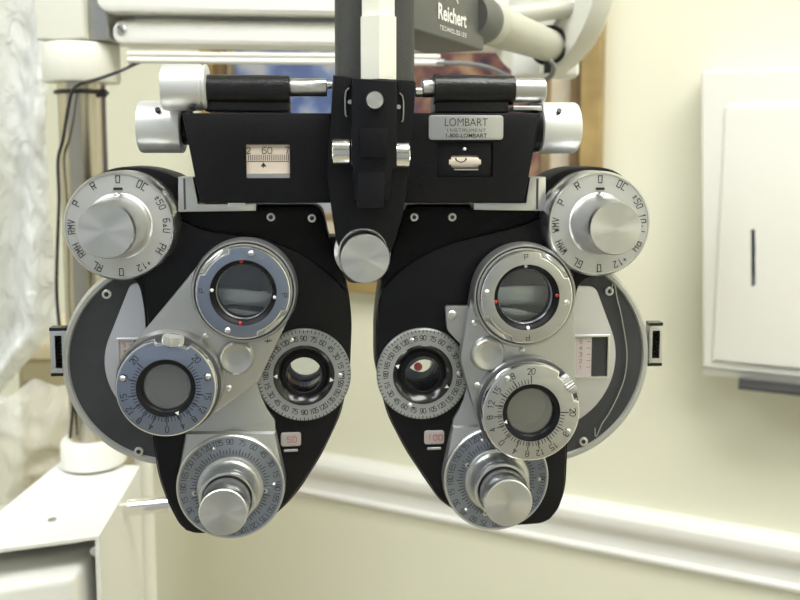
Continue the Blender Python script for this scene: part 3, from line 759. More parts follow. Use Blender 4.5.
        pm = MB().prism(roundpoly(rect(a0, a1, b0, b1), 4 * kt), Yt - 0.0007, Yt + 0.0002, 0.0003)
        yy = Yt - 0.00076
        p = W(466, 122.5, yy); pm.flat((p.x, yy, p.z - 3.6 * kt), EX, EZ, [[(x * 0.86, z) for x, z in q] for q in fonttext('LOMBART', 11.5 * kt, -0.00004)], 1)
        # serifs on the big line
        p = W(466, 130.3, yy); pm.flat((p.x, yy, p.z), EX, EZ, strokes('INSTRUMENT', 2.9 * kt, 0.16, 2.4, ax=1.35), 2)
        p = W(466, 135.6, yy); pm.flat((p.x, yy, p.z), EX, EZ, [[(x * 1.02, z - 2 * kt) for x, z in q] for q in fonttext('1-800-LOMBART', 5.9 * kt, 0.00005)], 1)
        pm.build('name_plate', ['plate', 'ink', 'inkgrey'], th, label='silver plate reading LOMBART INSTRUMENT 1-800-LOMBART')

    # rods and thumb knobs along the top
    def xcyl(x0p, x1p, yc, r, Y, prof=None, **k):
        a = W(x0p, yc, Y); b_ = W(x1p, yc, Y); Lx = b_.x - a.x
        zc = W((x0p + x1p) / 2, yc, Y).z; kk = K((x0p + x1p) / 2, yc, Y); R = r * kk
        pf = prof(R, Lx, kk) if prof else [(R - .0004, 0), (R, 0.0004), (R, Lx - 0.0004), (R - .0004, Lx)]
        return MB().lathe((a.x, Y, zc), pf, axis=(1, 0, 0), **k)
    Y1 = -0.004
    if L:
        rg = xcyl(207, 290, 90, 15, Y1 - .002).rbox((W(248, 105, Y1).x, Y1 + 0.004, W(248, 104, Y1 - .004).z), (84 * kt, 0.020, 15 * kt), 0.0008).build('level_cylinder', 'wrinkle', root)
        xcyl(290, 327, 87.5, 9, Y1).build('cylinder_rod', 'turned', rg)
        xcyl(326, 333, 85, 4, Y1).build('rod_ball', 'chrome', rg)
        kn = xcyl(163, 208, 87.5, 23, Y1 - .002, prof=lambda R, Lx, kk: [(R - .0014, 0), (R - .0004, .0004), (R, 0.0014), (R, Lx - 0.003), (R - .0006, Lx - .0024), (R - .0006, Lx - .002), (R, Lx - .0015), (R, Lx - .0004), (R - .0008, Lx)]).build('levelling_knob', 'knobsilver', root)
        p = W(193, 108, Y1 - .0105); MB().lathe(p, [(0.0014, -.002), (0.0014, 0.0008)], axis=(0, -1, -.6), n=16).build('set_screw', 'ink', kn)
        Y2 = 0.012
        kn2 = xcyl(140, 184, 127, 26, Y2, prof=lambda R, Lx, kk: [(R - .0016, 0), (R - .0005, .0005), (R, 0.0016), (R, Lx - 0.0006), (R - .0008, Lx)]).build('distance_knob', 'knobsilver', root)
        p = W(157, 110, Y2 - .0135); MB().lathe((p.x, Y2 - .0118, p.z), [(0.0013, -.002), (0.0013, 0.0008)], axis=(0, -1, .75), n=16).build('set_screw', 'ink', kn2)
        xcyl(182, 192, 127, 18, Y2).build('knob_collar', 'black', kn2)
    else:
        rg = xcyl(433, 513, 90, 15, Y1 - .002).rbox((W(470, 105, Y1).x, Y1 + 0.004, W(470, 105, Y1 - .004).z), (76 * kt, 0.020, 16 * kt), 0.0008).build('level_cylinder', 'wrinkle', root)
        xcyl(422, 434, 88, 9.5, Y1).build('cylinder_rod', 'turned', rg)
        xcyl(415, 423, 92, 5, Y1).build('rod_ball', 'chrome', rg)
        xcyl(513, 544, 90.5, 12.5, Y1 - .001).build('end_cap', 'satin', rg)
        p = W(524, 109, Y1); MB().rbox((p.x, Y1, p.z), (30 * kt, 0.016, 5 * kt), 0.0006).build('clamp_plate', 'satin', rg)
        Y2 = 0.002
        kn2 = xcyl(537, 576, 128, 25.5, Y2, prof=lambda R, Lx, kk: [(R - .0012, 0), (R - .0006, .0003), (R, .001), (R, Lx - 0.002), (R - .0006, Lx - .0006), (R - .0018, Lx)]).build('distance_knob', 'knobsilver', root)
        p = W(560, 111, Y2 - .0135); MB().lathe((p.x, Y2 - .0118, p.z), [(0.0013, -.002), (0.0013, 0.0008)], axis=(0, -1, .75), n=16).build('set_screw', 'ink', kn2)
        xcyl(527, 538, 128, 24, Y2).build('knob_collar', 'black', kn2)
side(True); side(False)

# ---------------- centre bracket
Yc = -0.024
kc = K(370, 150, Yc)
fl = [(333, 75), (352, 77), (352, 90), (397, 90), (397, 80), (416, 82), (414, 110), (409, 175), (403, 215), (394, 245), (383, 272), (346, 266), (336, 240), (330, 200), (327, 172), (331, 110)]
cb = MB().prism(PP(fl, Yc), Yc, 0.010, 0.001).build('hanger_bracket', 'black', root)
hubp = MB().prism(PP([(352, 78), (397, 81), (397, 168), (392, 170), (390, 200), (354, 200), (353, 168), (351, 166)], Yc - .006), Yc - 0.006, Yc + .001, 0.0006).build('front_block', 'black_cover', cb)
MB().prism(PP([(360, 128), (388, 128), (387, 158), (360, 158)], Yc - .0075), Yc - 0.0085, Yc - .005, 0.0005).build('latch_plate', 'black', hubp)
MB().prism(PP([(357, 172), (385, 172), (384, 208), (357, 208)], Yc - .006), Yc - 0.0075, Yc, 0.0005).build('lower_latch', 'black_cover', cb)
p = W(374.5, 100.5, Yc - .006); MB().lathe(p, [(9 * kc, 0), (9 * kc, .0022), (8.2 * kc, .0030)], n=48).build('hub_screw', 'turned', hubp)
for xs, mir, yo in ((345, 1, 0), (403.5, -1, 5)):
    pts = [W(xs + mir * 4, 88 + yo, Yc), W(xs + mir * 1, 91 + yo, Yc), W(xs, 98 + yo, Yc), W(xs, 108 + yo, Yc), W(xs + mir * .5, 115 + yo, Yc), W(xs + mir * 2, 117 + yo, Yc)]
    MB().tube([q + Vector((0, -.0004, 0)) for q in pts], 0.0004, 6).build('slot_trim', 'alum', cb)
    q = W(xs + mir * 5, 102 + yo, Yc); MB().lathe(q, [(.0012, 0), (.0010, .001)], n=16).build('slot_pin', 'alum', cb)
for x0p, x1p, y0p, y1p in ((332, 350, 138, 166), (392, 409.5, 142, 169)):
    a_, z1 = P2(x0p, y0p, Yc); b_, z0 = P2(x1p, y1p, Yc)
    MB().lathe((a_, Yc + .002, (z0 + z1) / 2), [((z1 - z0) / 2 - .0004, 0), ((z1 - z0) / 2, 0.0004), ((z1 - z0) / 2, b_ - a_ - .0004), ((z1 - z0) / 2 - .0004, b_ - a_)], axis=(1, 0, 0), n=48).build('pivot_sleeve', 'chrome', cb)
# grey web behind bracket, seen in gaps
MB().prism(roundpoly(PP([(323, 236), (402, 238), (398, 258), (372, 283), (350, 283), (330, 262)], 0.012), .002), 0.011, 0.026, 0.001).build('rear_web', 'grey_block', root, label='dark grey web behind the hanger bracket')
Yk = -0.016
p = W(362.5, 251, Yk); kk = K(362, 251, Yk)
tk = MB().lathe(p, [(28 * kk, -0.004), (28.5 * kk, 0), (28 * kk, 0.003), (26 * kk, 0.004), (24.4 * kk, 0.005), (24.4 * kk, 0.008)], n=96).build('tilt_knob', 'dialface', root)
MB().lathe(p, [(22 * kk, 0.008), (23.2 * kk, 0.0085), (23.6 * kk, 0.010), (23.6 * kk, 0.0285), (23.1 * kk, 0.0295), (22.3 * kk, 0.030)], n=96).build('knob_cap', 'turned', tk)

# ---------------- yoke above: wrapped grey column with pale hexagonal post
col = []
for (x, y) in [(335, 76), (414, 79), (417, -30), (338, -30)]: col.append(P2(x, y, 0.0))
a_, zb = P2(375, 78, 0.0); zt = P2(375, -260, 0.0)[1]
arm = empty('suspension_arm', W(440, 0, 0.05), 'dark grey hanging arm lettered Reichert Technologies, with pale hexagonal post and cream tube', 'support arm')
kk = K(375, 40, 0)
prof = []
hexw = 39.5 * kk
sh = roundpoly([(-hexw, 0), (-hexw, .034), (hexw, .034), (hexw, 0)], 0.010, 6)
def vprism(mb, outl, cx, y0, z0, z1, mi=0, sx=1.0, b=0.0):
    n = len(outl); base = len(mb.v)
    for z in (z0, z1):
        for x, y in outl: mb.v.append(Vector((cx + x * (sx if z == z1 else 1), y0 + y, z)))
    for i in range(n):
        j = (i + 1) % n; mb.f.append([base + i, base + j, base + n + j, base + n + i]); mb.m.append(mi)
    mb.f.append([base + i for i in range(n)][::-1]); mb.m.append(mi); mb.f.append([base + n + i for i in range(n)]); mb.m.append(mi)
    return mb
cx = W(375, 40, -0.004).x
vprism(MB(), sh, cx, -0.012, zb - .002, zb + .20, sx=1.0).build('wrapped_column', 'grey_rubber', arm)
def hexo(r): return [(r * math.cos(math.radians(30 + 60 * i)), r * math.sin(math.radians(30 + 60 * i))) for i in range(6)]
yq = -0.0125
kk2 = K(380, 40, yq - .008)
hx = W(379, 40, yq - .008).x
zb2 = W(379, 79, yq - .008).z; zm = W(379, 16, yq - .008).z
hp = vprism(MB(), [(x * 0.92, y * .8) for x, y in hexo(20.5 * kk2)], hx, yq, zm, zb + .20)
vprism(hp, hexo(20.5 * kk2), hx, yq - .0005, zb2, zm + .0002)
vprism(hp, [(-21.5 * kk2, -.002), (21.5 * kk2, -.002), (21.5 * kk2, .002), (-21.5 * kk2, .002)], hx, yq + .004, zb2, zm - .001)
hp.build('hexagonal_post', 'cream', arm, smooth=15, label='pale cream hexagonal post')
# lettered block: its face recedes to the right
A = W(417, 31, 0.004); B = W(483, 50, 0.004)
dirb = Vector((0.524, 0.852, 0)).normalized()
A = W(412, 30, 0.0); 
def on_plane(px, py):                      # point on the block's face
    nrm = Vector((dirb.y, -dirb.x, 0)); d_ = ray(px, py); t = (A - CAM).dot(nrm) / d_.dot(nrm); return CAM + d_ * t
B = on_plane(484, 50)
Lb = (B - A).length; Ltot = (Vector((B.x, B.y, 0)) - Vector((A.x, A.y, 0))).length
back = Vector((-dirb.y, dirb.x, 0))
zb_ = (A.z + B.z) / 2; zt_ = on_plane(450, -60).z
cen = Vector((A.x, A.y, 0)) + dirb * Ltot / 2 + back * .019 + Vector((0, 0, (zb_ + zt_) / 2))
rot = Matrix((( dirb.x, back.x, 0), (dirb.y, back.y, 0), (0, 0, 1)))
blk = MB().rbox(cen, (Ltot, .038, zt_ - zb_), 0.0015, rot=rot).build('arm_block', 'grey_block', arm, label='dark grey block lettered Reichert Technologies')
k_ = (on_plane(452, 20) - CAM).dot(fwd) / F
tc = on_plane(452, 23) - back * 0.0004
tm = MB().flat(tc, dirb, EZ, [[(x * 1.0, z) for x, z in q] for q in fonttext('Reichert', 21 * k_, 0.0003)], 0)
tc2 = on_plane(453, 31.5) - back * 0.0004
tm.flat(tc2, dirb, EZ, strokes('TECHNOLOGIES', 3.6 * k_, 0.22, 3.4, ax=1.3), 0)
arc = []
for i in range(16):
    q = math.radians(38 + i * 6.6); 
    arc.append([((r_) * math.cos(t_) * k_ * 1.1, (r_) * math.sin(t_) * k_ ) for r_, t_ in ((17.5, q), (17.5, q + .116), (15.6, q + .116), (15.6, q))])
tm.flat(on_plane(452, 12) - back * 0.0004, dirb, EZ, arc, 0)
tm.build('lettering', 'white', blk, label='white lettering reading Reichert Technologies')
# elbow dome and cream tube leading to the round plate
E0 = W(479, 20, B.y + .012); kk = K(482, 22, B.y + .012)
E1 = W(553, 47, 0.240)
ax = (E1 - E0); Lx = ax.length; ax.normalize(); tube_k = kk
MB().lathe(E0, [(21 * kk, -.02), (23.5 * kk, -.005), (24 * kk, 0.001), (23 * kk, 0.006), (20 * kk, .009)], axis=ax, n=64).build('elbow', 'grey_block', arm)
MB().lathe(E0, [(22 * kk, 0.004), (22.3 * kk, 0.012), (22 * kk, .022), (21.6 * kk, .0225), (21.6 * kk, .0235), (22 * kk, .024), (20 * kk, Lx * .8), (20 * kk, Lx), (18 * kk, Lx + .002)], axis=ax, n=64).build('cream_tube', 'cream2', arm)

# ================================================================== instrument stand (pole, head block, beams, round plate)
stand = empty('instrument_stand', (W(82, 300, .33).x, .33, 0.0), 'cream instrument stand with steel pole, boxy head and long parallel beams behind the eye-testing head', 'stand')
Yp = 0.33
kp = K(82, 200, Yp)
px_ = W(88, 280, Yp).x
zcb = W(82, 449, Yp).z; zct = W(80, 83, Yp).z
R = 22.5 * kp
MB().lathe((px_, Yp, zcb - .011), [(R, 0), (R, zct - zcb + .03)], axis=(0, 0, 1), n=64).build('pole', 'brass', stand, label='polished steel pole')
MB().lathe((px_, Yp, zcb), [(32 * kp, -.0115), (32 * kp, .008), (30 * kp, .011), (R, .012)], axis=(0, 0, 1), n=64).build('pole_foot', 'creamwhite', stand)
MB().lathe((px_ + .001, Yp, zct), [(R, 0), (35 * kp, 0), (36.5 * kp, .003), (36.5 * kp, .031), (35 * kp, .033), (.01, .033)], axis=(0, 0, 1), n=64).build('collar', 'cream', stand)
# head block, turned a little
zt0 = zct + .034
hb = MB()
rz = Matrix.Rotation(math.radians(-14), 3, 'Z')
hb.rbox((px_ - .002, Yp, zt0 + .07), (.044, .056, .14), .002, rot=rz)
hb.build('head_block', 'cream', stand)
MB().rbox((px_ + .028, Yp - .003, zt0 + .07), (.018, .048, .14), .002, rot=rz).build('hinge_plate', 'satin', stand)
Yb = 0.30
kb = K(220, 30, Yb)
def beam(x0, x1, y0, y1, Y, dep, r, name, m, **kw):
    a0, z1 = P2(x0, y0, Y); a1, z0 = P2(x1, y1, Y)
    return MB().prism(roundpoly([(a0, z0), (a1, z0), (a1, z1), (a0, z1)], [r, .002, .002, r], 6), Y, Y + dep, .003, bev_back=.003).build(name, m, stand, **kw)
beam(95, 520, -30, 17.5, Yb - .01, .05, .012, 'upper_beam', 'creamwhite')
bmo = beam(112, 520, 20, 48, Yb, .04, .010, 'lower_beam', 'creamwhite')
p = W(121, 29.5, Yb); MB().lathe(p, [(5 * kb, -.002), (5 * kb, .0012), (4 * kb, .0018)], n=24).box((p.x, Yb - .0019, p.z), (8 * kb, .0006, 1.4 * kb), 1, rot=Matrix.Rotation(.9, 3, 'Y')).build('beam_screw', ['alum', 'ink'], bmo)
for yy, r_, mt, xe in ((55, 2.6, 'cream', 440), (61, 3.0, 'creamwhite', 444)):
    a = W(128, yy - 1, Yb - .008); b_ = W(xe, yy + 1.5, Yb - .008)
    MB().tube([a, Vector((b_.x, b_.y, a.z))], r_ * K(220, 60, Yb + .03), 16).build('beam_rod', mt, stand)
e_ = W(444, 62, Yb + .03); a = W(128, 60, Yb + .03)
MB().lathe((e_.x, Yb + .03, a.z), [(.0035, -.002), (.0035, .003)], axis=(1, 0, 0), n=20).build('rod_cap', 'cable', stand)
# round end plate
pn = Vector((-.93, -.37, 0)).normalized()
PC = W(535, -22, .26); kk = K(542, -22, .26)
MB().lathe(PC, [(95 * kk, -.020), (98 * kk, -.017), (98 * kk, -.003), (96 * kk, 0), (64 * kk, 0), (62 * kk, .003), (60 * kk, .003)], axis=pn, n=96).build('round_plate', 'cream', stand)
kk = K(505, 45, .21)
p = W(545, 42, .262); 
MB().rbox(p, (.055, .02, .06), .004, rot=Matrix.Rotation(math.radians(-10), 3, 'Z')).build('hinge_box', 'creamwhite', stand)
a = W(478, 20, .21); b_ = W(574, 7, .22)
MB().tube([a, b_], .0075, 20).build('cross_tube', 'cream2', stand)
MB().tube([b_ - Vector((.004, 0, 0)), b_ + Vector((.002, 0, 0))], .0079, 20).build('tube_cap', 'satin', stand)

# cable round the pole
def cable(name, pts, r, label, m='cable', sub=6):
    v = [Vector(p) for p in pts]; o = []
    for i in range(len(v) - 1):
        p0 = v[max(i - 1, 0)]; p1 = v[i]; p2 = v[i + 1]; p3 = v[min(i + 2, len(v) - 1)]
        for k in range(sub):
            t = k / sub; o.append(0.5 * ((2 * p1) + (p2 - p0) * t + (2 * p0 - 5 * p1 + 4 * p2 - p3) * t * t + (3 * p1 - p0 - 3 * p2 + p3) * t ** 3))
    o.append(v[-1])
    return MB().tube(o, r, 10).build(name, m, None, label=label, cat='cable')
yc_ = Yp - R - .008
cable('black_cable', [W(158, 57, Yb + .02), W(140, 62, Yb + .0), W(120, 71, Yp - .045), W(98, 79, Yp - .047), W(80, 84, yc_ - .02), W(72, 92, yc_ - .004), W(67, 115, yc_), W(63, 140, yc_ + .006), W(58, 160, yc_ + .012), W(59, 200, yc_ + .01), W(57, 260, yc_ + .01), W(57, 300, yc_ + .012), W(62, 345, yc_ + .01), W(70, 385, yc_ + .01), W(73, 405, yc_ + .01), W(70, 438, yc_ + .008)],
      1.6 * kp, 'thin black cable running down the front of the steel pole')
ztie = W(80, 91, Yp - R).z
ring = []
for i in range(33):
    q = 2 * PI * i / 32; ring.append(Vector((px_ + (R + .0012) * math.cos(q), Yp + (R + .0012) * math.sin(q), ztie)))
t = MB().tube(ring[:-1], .0019, 8, closed=True); t.rbox((px_ + R - .003 + .004, Yp - .010, ztie - .001), (.006, .005, .007), .001)
t.build('cable_tie', 'cable', None, label='black strap fastened round the top of the steel pole', cat='cable tie')
cable('looped_cable', [W(438, 63, .29), W(450, 63, .27), W(470, 64, .25), W(490, 68, .24), W(508, 76, .23), W(522, 82, .21), W(540, 81, .20), W(551, 76, .195), W(554, 66, .19), W(549, 60, .19)], .0018,
      'grey cable looping to the end of the cream tube', 'greycable')
# strap at the end of tube
q1 = E1 - ax * .012
e1 = (Vector((0, 0, 1)) - ax * ax.z).normalized(); e2 = ax.cross(e1); rr = 20 * tube_k + .0018
t = MB().tube([q1 + (e1 * math.cos(2 * PI * i / 32) + e2 * math.sin(2 * PI * i / 32)) * rr for i in range(32)], .0016, 8, closed=True)
t.rbox(q1 - e1 * (rr + .003), (.007, .006, .009), .001)
t.build('strap', 'cable', None, label='black cable strap round the far end of the cream tube', cat='cable tie')

# ================================================================== console lower left
ZC = W(82, 452, Yp).z - .012
con = empty('instrument_console', WZ(60, 500, ZC) * 1.0, 'white enamelled console cover with open front and drawer, lower left corner', 'console')
C1 = WZ(64, 459, ZC); C2 = WZ(140, 466, ZC); C3 = WZ(99, 536, ZC); C4 = WZ(-45, 556, ZC); C5 = WZ(-45, 548, ZC)
el = C4 + (C1 - WZ(0, 516, ZC)).normalized() * .0
C4b = WZ(-60, 571, ZC)
topo = [C1, C2, C3, WZ(0, 549, ZC), WZ(-60, 560, ZC)]
def slab(mb, pts, z0, z1, mi=0):
    n = len(pts); base = len(mb.v)
    for z in (z0, z1):
        for p in pts: mb.v.append(Vector((p[0], p[1], z)))
    for i in range(n):
        j = (i + 1) % n; mb.f.append([base + i, base + j, base + n + j, base + n + i]); mb.m.append(mi)
    mb.f.append([base + i for i in range(n)][::-1]); mb.m.append(mi); mb.f.append([base + n + i for i in range(n)]); mb.m.append(mi)
    return mb
slab(MB(), topo, ZC - .0025, ZC).build('top_cover', 'creamwhite', con)
# side panel under the right edge
sd = (C2 - C3); sd.z = 0; sdn = sd.normalized(); sn = Vector((sdn.y, -sdn.x, 0))
MB().add([], []) 
slab(MB(), [C3 - sn * .003, C2 - sn * .003, C2, C3], 0, ZC - .0026).build('side_panel', 'creamwhite', con)
fd = (WZ(0, 549, ZC) - C3); fd.z = 0; fd.normalize()
inn = sdn
bx = C3 + fd * .012 + inn * .05
slab(MB(), [C3 + fd * .022 + inn * .028, C3 + fd * .16 + inn * .028, C3 + fd * .11 + inn * .09, C3 + fd * .022 + inn * .09], ZC - .016, ZC - .003).build('inner_rail', 'cream2', con)
rotf = Matrix(((-fd.x, inn.x, 0), (-fd.y, inn.y, 0), (0, 0, 1)))
MB().rbox(C3 + fd * .096 + inn * .040 + Vector((0, 0, -.024 - .20)), (.165, .100, .40), .006, rot=rotf).build('drawer_box', 'creamwhite', con)
MB().box(C3 + fd * .042 + inn * .10 + Vector((0, 0, -.0215)), (.055, .01, .036), rot=rotf).build('inner_back', 'black', con)
q = C3 + fd * .008 + inn * .03 + Vector((0, 0, -.020)); MB().lathe(q, [(.004, -.003), (.004, .012)], axis=(-inn.x, -inn.y, 0), n=20).build('guide_rod', 'alum', con)
for sx, sy in ((91, 468), (52, 520)):
    p = WZ(sx, sy, ZC); MB().lathe((p.x, p.y, ZC), [(.0035, -.001), (.003, .0008), (.001, .001)], axis=(0, 0, 1), n=20).build('cover_screw', 'satin', con)
a = C2 * .55 + C3 * .45; a = W(126, 500, a.y); 
ym = (C2.y + C3.y) / 2 + .01; MB().tube([W(123, 508, ym), W(130, 507, ym), W(170, 503, ym)], 8.5 * K(140, 497, ym), 24).build('chrome_rod', 'chrome', con)
# pale post behind the console
pc = W(144, 520, .36)
post = MB().lathe((pc.x, .36, 0), [(.010, 0), (.010, W(146, 440, .36).z)], axis=(0, 0, 1), n=32)
post.build('support_post', 'cream', None, label='pale slim upright post standing behind the white console', cat='post')

# ================================================================== room shell
def P3(u, n, z): return Vector((WO.x, WO.y, 0)) + ud * u + nd * n + Vector((0, 0, z))
UL, UR, ND, HC = -1.75, 1.35, 2.9, 2.55
def wallslab(name, u0, u1, n0, n1, z0, z1, m):
    mb = MB(); slab(mb, [P3(u0, n0, 0), P3(u1, n0, 0), P3(u1, n1, 0), P3(u0, n1, 0)], z0, z1)
    return mb.build(name, m, None, kind='structure')
wallslab('wall_back', UL, UR, -.08, 0, 0, HC, 'wallc')
wallslab('wall_right', UR, UR + .08, -.08, ND, 0, HC, 'wallc')
wallslab('wall_left', UL - .08, UL, -.08, ND, 0, HC, 'wallc')
wallslab('wall_front', UL - .08, UR + .08, ND, ND + .08, 0, HC, 'wallb')
wallslab('floor', UL - .08, UR + .08, -.08, ND + .08, -.05, 0, 'floorm')
wallslab('ceiling', UL - .08, UR + .08, -.08, ND + .08, HC, HC + .05, 'ceil')
# chair rail profile
z_b = WW(790, 590).z; z_t = WW(790, 533).z; hr = z_t - z_b
prof = [(0, 0), (.006, 0), (.008, .05), (.012, .09), (.012, .14), (.008, .18), (.007, .42), (.010, .50), (.016, .55), (.020, .62), (.023, .72), (.023, .84), (.019, .94), (.012, 1.0), (0, 1.0)]
mb = MB(); b = 0
for u in (UL, UR):
    for n_, z_ in prof: mb.v.append(P3(u, n_, z_b + z_ * hr))
n = len(prof)
for i in range(n):
    j = (i + 1) % n; mb.f.append([i, j, n + j, n + i]); mb.m.append(0)
mb.f.append(list(range(n))); mb.m.append(0); mb.f.append([n + i for i in range(n)][::-1]); mb.m.append(0)
mb.build('trim_1', 'trimw', None, smooth=25, kind='structure')

# wall-mounted things are made in a local frame (u, -n, z) and then turned onto the wall
class WM(MB):
    def build(s, *a, **k):
        s.v = [P3(v.x, -v.y, v.z) for v in s.v]; return MB.build(s, *a, **k)
# towel dispenser
OFF = .055
u0, zt1 = uz(WW(701, 71, OFF)); zb1 = uz(WW(703, 368, OFF))[1]; u1 = u0 + .29
disp = empty('towel_dispenser', P3((u0 + u1) / 2, 0, zb1), 'white enamelled paper towel dispenser with narrow slot, on the wall at right', 'towel dispenser')
w2 = WM()
sideo = [(0, zt1), (-OFF, zt1), (-OFF, zb1), (-OFF + .012, zb1 - .018), (0, zb1 - .018)]
base = len(w2.v)
ub = uz(WW(703, 366, OFF))[0]
bod = roundpoly([(ub, zb1), (u1 - ub + u0, zb1), (u1, zt1), (u0, zt1)], .003, 3)
w2.prism(bod, -OFF, 0, .003)
w2.build('cabinet_body', 'dispw', disp)
# raised front door with rounded upper corners
du0, dz1 = uz(WW(725, 104, OFF)); dub = uz(WW(712, 361, OFF))
doorp = roundpoly([(dub[0], dub[1]), (u1 - .012, dub[1]), (u1 - (du0 - u0), dz1), (du0, dz1)], [.002, .002, .010, .010], 6)
sl = [uz(WW(751, 229, OFF)), uz(WW(755, 229, OFF)), uz(WW(756, 286, OFF)), uz(WW(751.5, 286, OFF))]
dr = WM().prism(doorp, -OFF - .004, -OFF + .001, .0035, holes=[sl]).build('front_door', 'dispw', disp)
WM().box(((sl[0][0] + sl[1][0]) / 2, -OFF - .0008, (sl[0][1] + sl[2][1]) / 2), (.007, .001, .072)).build('level_slot', 'slot', dr)
lb = WM(); lb.add([(ub, -OFF, zb1), (u1, -OFF, zb1), (u1, -OFF + .006, zb1 - .010), (ub, -OFF + .006, zb1 - .010), (ub, 0, zb1), (u1, 0, zb1), (u1, 0, zb1 - .010), (ub, 0, zb1 - .010)],
       [(0, 1, 2, 3), (3, 2, 6, 7), (0, 3, 7, 4), (1, 5, 6, 2), (4, 7, 6, 5)])
lb.build('bottom_lip', 'dispw', disp)
WM().box(((u0 + u1) / 2 + .02, -.055, zb1 - .0115), (.22, .06, .004)).build('towel_opening_shade', 'inkgrey', disp)  # solid slab, the shade of the open underside put into its colour

# picture frame
fu1, _ = uz(WW(600, 170, .02)); fu0 = uz(WW(203, 90, .02))[0]; fz0 = uz(WW(365, 292, .02))[1]; fz1 = fz0 + .74
fr = empty('picture_frame', P3((fu0 + fu1) / 2, 0, fz0), 'large framed painting in gilt wood with cream mat, on the wall behind the eye-testing head', 'picture')
fw = .040
def pr_frame(o0, o1, z0, z1, w, y0, y1, name, m, bev=.003):
    return WM().prism(rect(o0, o1, z0, z1), y0, y1, bev, holes=[rect(o0 + w, o1 - w, z0 + w, z1 - w)]).build(name, m, fr)
pr_frame(fu0, fu1, fz0, fz1, fw * .62, -.030, 0, 'outer_moulding', 'goldwood')
pr_frame(fu0 + fw * .6, fu1 - fw * .6, fz0 + fw * .6, fz1 - fw * .6, fw * .42, -.022, 0, 'inner_moulding', 'brownwood')
mw = .036
a0, a1, b0, b1 = fu0 + fw, fu1 - fw, fz0 + fw, fz1 - fw
WM().prism(rect(a0, a1, b0, b1), -.008, -.001, holes=[rect(a0 + .012, a1 - mw, b0 + .072, b1 - mw)]).build('mat_board', 'matcream', fr)
WM().prism(rect(a0 + .006, a1 - mw + .006, b0 + .066, b1 - mw + .006), -.011, -.007, .001, holes=[rect(a0 + .014, a1 - mw - .006, b0 + .076, b1 - mw - .006)]).build('gilt_slip', 'goldwood', fr)
WM().box(((a0 + a1) / 2, -.005, (b0 + b1) / 2), (a1 - a0 - .01, .002, b1 - b0 - .02)).build('painting', 'painting', fr, label='dark red, brown and blue painted picture')
WM().box(((a0 + a1) / 2, -.0135, (b0 + b1) / 2), (a1 - a0 - .001, .0015, b1 - b0 - .001)).build('pane', 'window', fr)

# ================================================================== left edge: plastic sheet, cabinet, bag
def cloth(nx, nz, f):
    mb = MB()
    for i in range(nx + 1):
        for j in range(nz + 1): mb.v.append(f(i / nx, j / nz))
    for i in range(nx):
        for j in range(nz):
            a = i * (nz + 1) + j; mb.f.append([a, a + nz + 1, a + nz + 2, a + 1]); mb.m.append(0)
    return mb
from mathutils import noise
Ys = 0.52
def fs(a, b):
    pxr = 55 - 4 * b + 3 * math.sin(b * 9)
    if b > .86: pxr -= (b - .86) * 420
    px = -90 + (pxr + 90) * a; py = -120 + b * 520
    p = W(px, py, Ys)
    d = noise.noise(Vector((p.x * 22, 3, p.z * 9))) * .018 + noise.noise(Vector((p.x * 60, 7, p.z * 40 + p.x * 50))) * .006 + .012 * math.sin(a * 17 + b * 3)
    p.y += d; return p
sh = cloth(60, 110, fs).build('plastic_sheet', 'sheet', None, smooth=180, label='crumpled clear plastic sheet hanging at the left edge beside the pole', cat='plastic sheet')
yp = cloth(8, 8, lambda a, b: W(-12 + a * 30, 172 + b * 36, Ys + .03) + Vector((0, noise.noise(Vector((a * 3, b * 3, 1))) * .01, 0)))  # yellowish patch put in behind the sheet, object not identified
yp.build('yellow_patch', 'yellow', None, smooth=180, label='small yellow patch behind the clear plastic sheet', cat='cloth')
# cabinet behind
Yk2 = 0.62
cab = empty('side_cabinet', (W(40, 500, Yk2 + .1).x, Yk2 + .1, 0), 'beige low cabinet with a dark knob, behind the pole at left', 'cabinet')
a0, zt3 = P2(15, 352, Yk2); a1, _ = P2(101, 352, Yk2)
MB().box(((a0 + a1) / 2, Yk2 + .11, zt3 / 2 - .01), (a1 - a0, .20, zt3 - .02)).build('cabinet_body', 'cabinet', cab)
MB().rbox(((a0 + a1) / 2, Yk2 + .105, zt3), (a1 - a0 + .01, .225, .018), .003).build('cabinet_top', 'matcream', cab)
zz = W(40, 383, Yk2).z
dw = MB().rbox(((a0 + a1) / 2, Yk2 + .004, zz), (a1 - a0 - .014, .012, .075), .002).build('drawer', 'cabinet', cab)
MB().lathe(W(33, 383, Yk2 - .002), [(.003, 0), (.003, .008), (.006, .010), (.006, .016), (.004, .018)], n=24).build('knob', 'cable', dw, label='black knob')
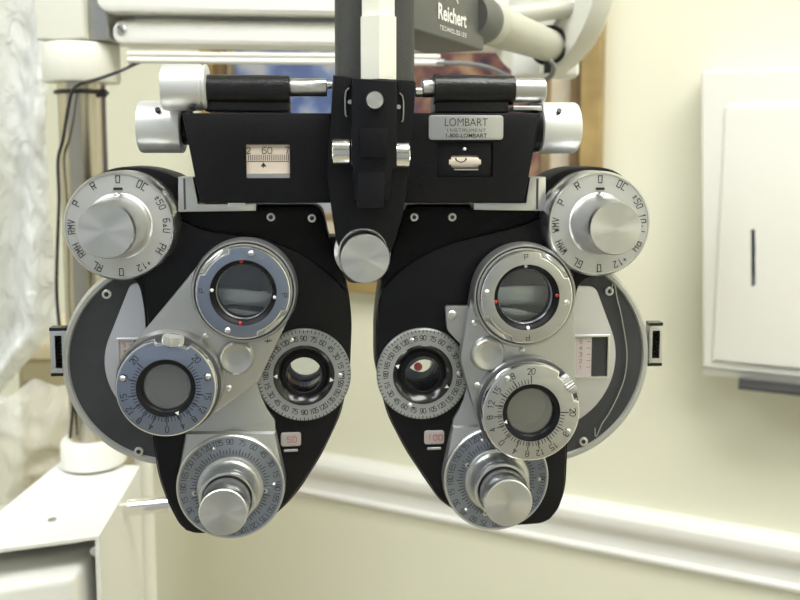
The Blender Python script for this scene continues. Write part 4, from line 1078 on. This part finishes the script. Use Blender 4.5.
# bag
def fb(a, b):
    px = -40 + a * 120; yt = 396 + 9 * math.sin(a * 5) - (10 if .3 < a < .8 else 0) * math.sin((a - .3) * 6.28)
    py = yt + b * 200
    p = W(px, py, Yk2 - .10 - .045 * math.sin(b * PI * .8 + .3))
    d = noise.noise(Vector((p.x * 18, 5, p.z * 18))) * .022 + noise.noise(Vector((p.x * 50, 9, p.z * 50))) * .008
    p.y += d; p.z += d * .4; return p
bgm = cloth(50, 60, fb)
bgm.build('plastic_bag', 'bag', None, smooth=180, label='crumpled clear plastic bag between the beige cabinet and the white console', cat='plastic bag')

# ================================================================== lights
def light_panel(u, n, sx, sy, power, col, label):
    c = P3(u, n, HC - .02)
    root_ = empty('ceiling_light', P3(u, n, HC), label, 'ceiling light')
    m = bpy.data.materials.new('lamp_diffuser'); m.use_nodes = True
    e = m.node_tree.nodes['Principled BSDF']; e.inputs['Emission Color'].default_value = (*col, 1); e.inputs['Emission Strength'].default_value = power
    M['lampd'] = m
    w = WM(); w.box((u, -n, HC - .012), (sx, sy, .010)); w.build('diffuser', 'lampd', root_)
    w = WM()
    for a, b_, c_, d_ in ((0, sy / 2 + .015, sx + .06, .03), (0, -sy / 2 - .015, sx + .06, .03), (sx / 2 + .015, 0, .03, sy), (-sx / 2 - .015, 0, .03, sy)):
        w.box((u + a, -n + b_, HC - .012), (c_, d_, .024))
    w.build('frame', 'creamwhite', root_)
light_panel(.55, .95, 1.2, .6, 15.5, (1.0, .985, .94), 'square white ceiling light panel nearer the towel dispenser')
light_panel(-.85, 1.7, 1.2, .6, 13, (.95, .98, 1.0), 'square white ceiling light panel over the middle of the room')
w = bpy.data.worlds.new('world'); S.world = w; w.use_nodes = True
w.node_tree.nodes['Background'].inputs[0].default_value = (1, .97, .92, 1); w.node_tree.nodes['Background'].inputs[1].default_value = 0.3
S.view_settings.view_transform = 'Standard'; S.view_settings.look = 'None'; S.view_settings.gamma = 1; S.view_settings.use_curve_mapping = False
S.view_settings.exposure = -0.1
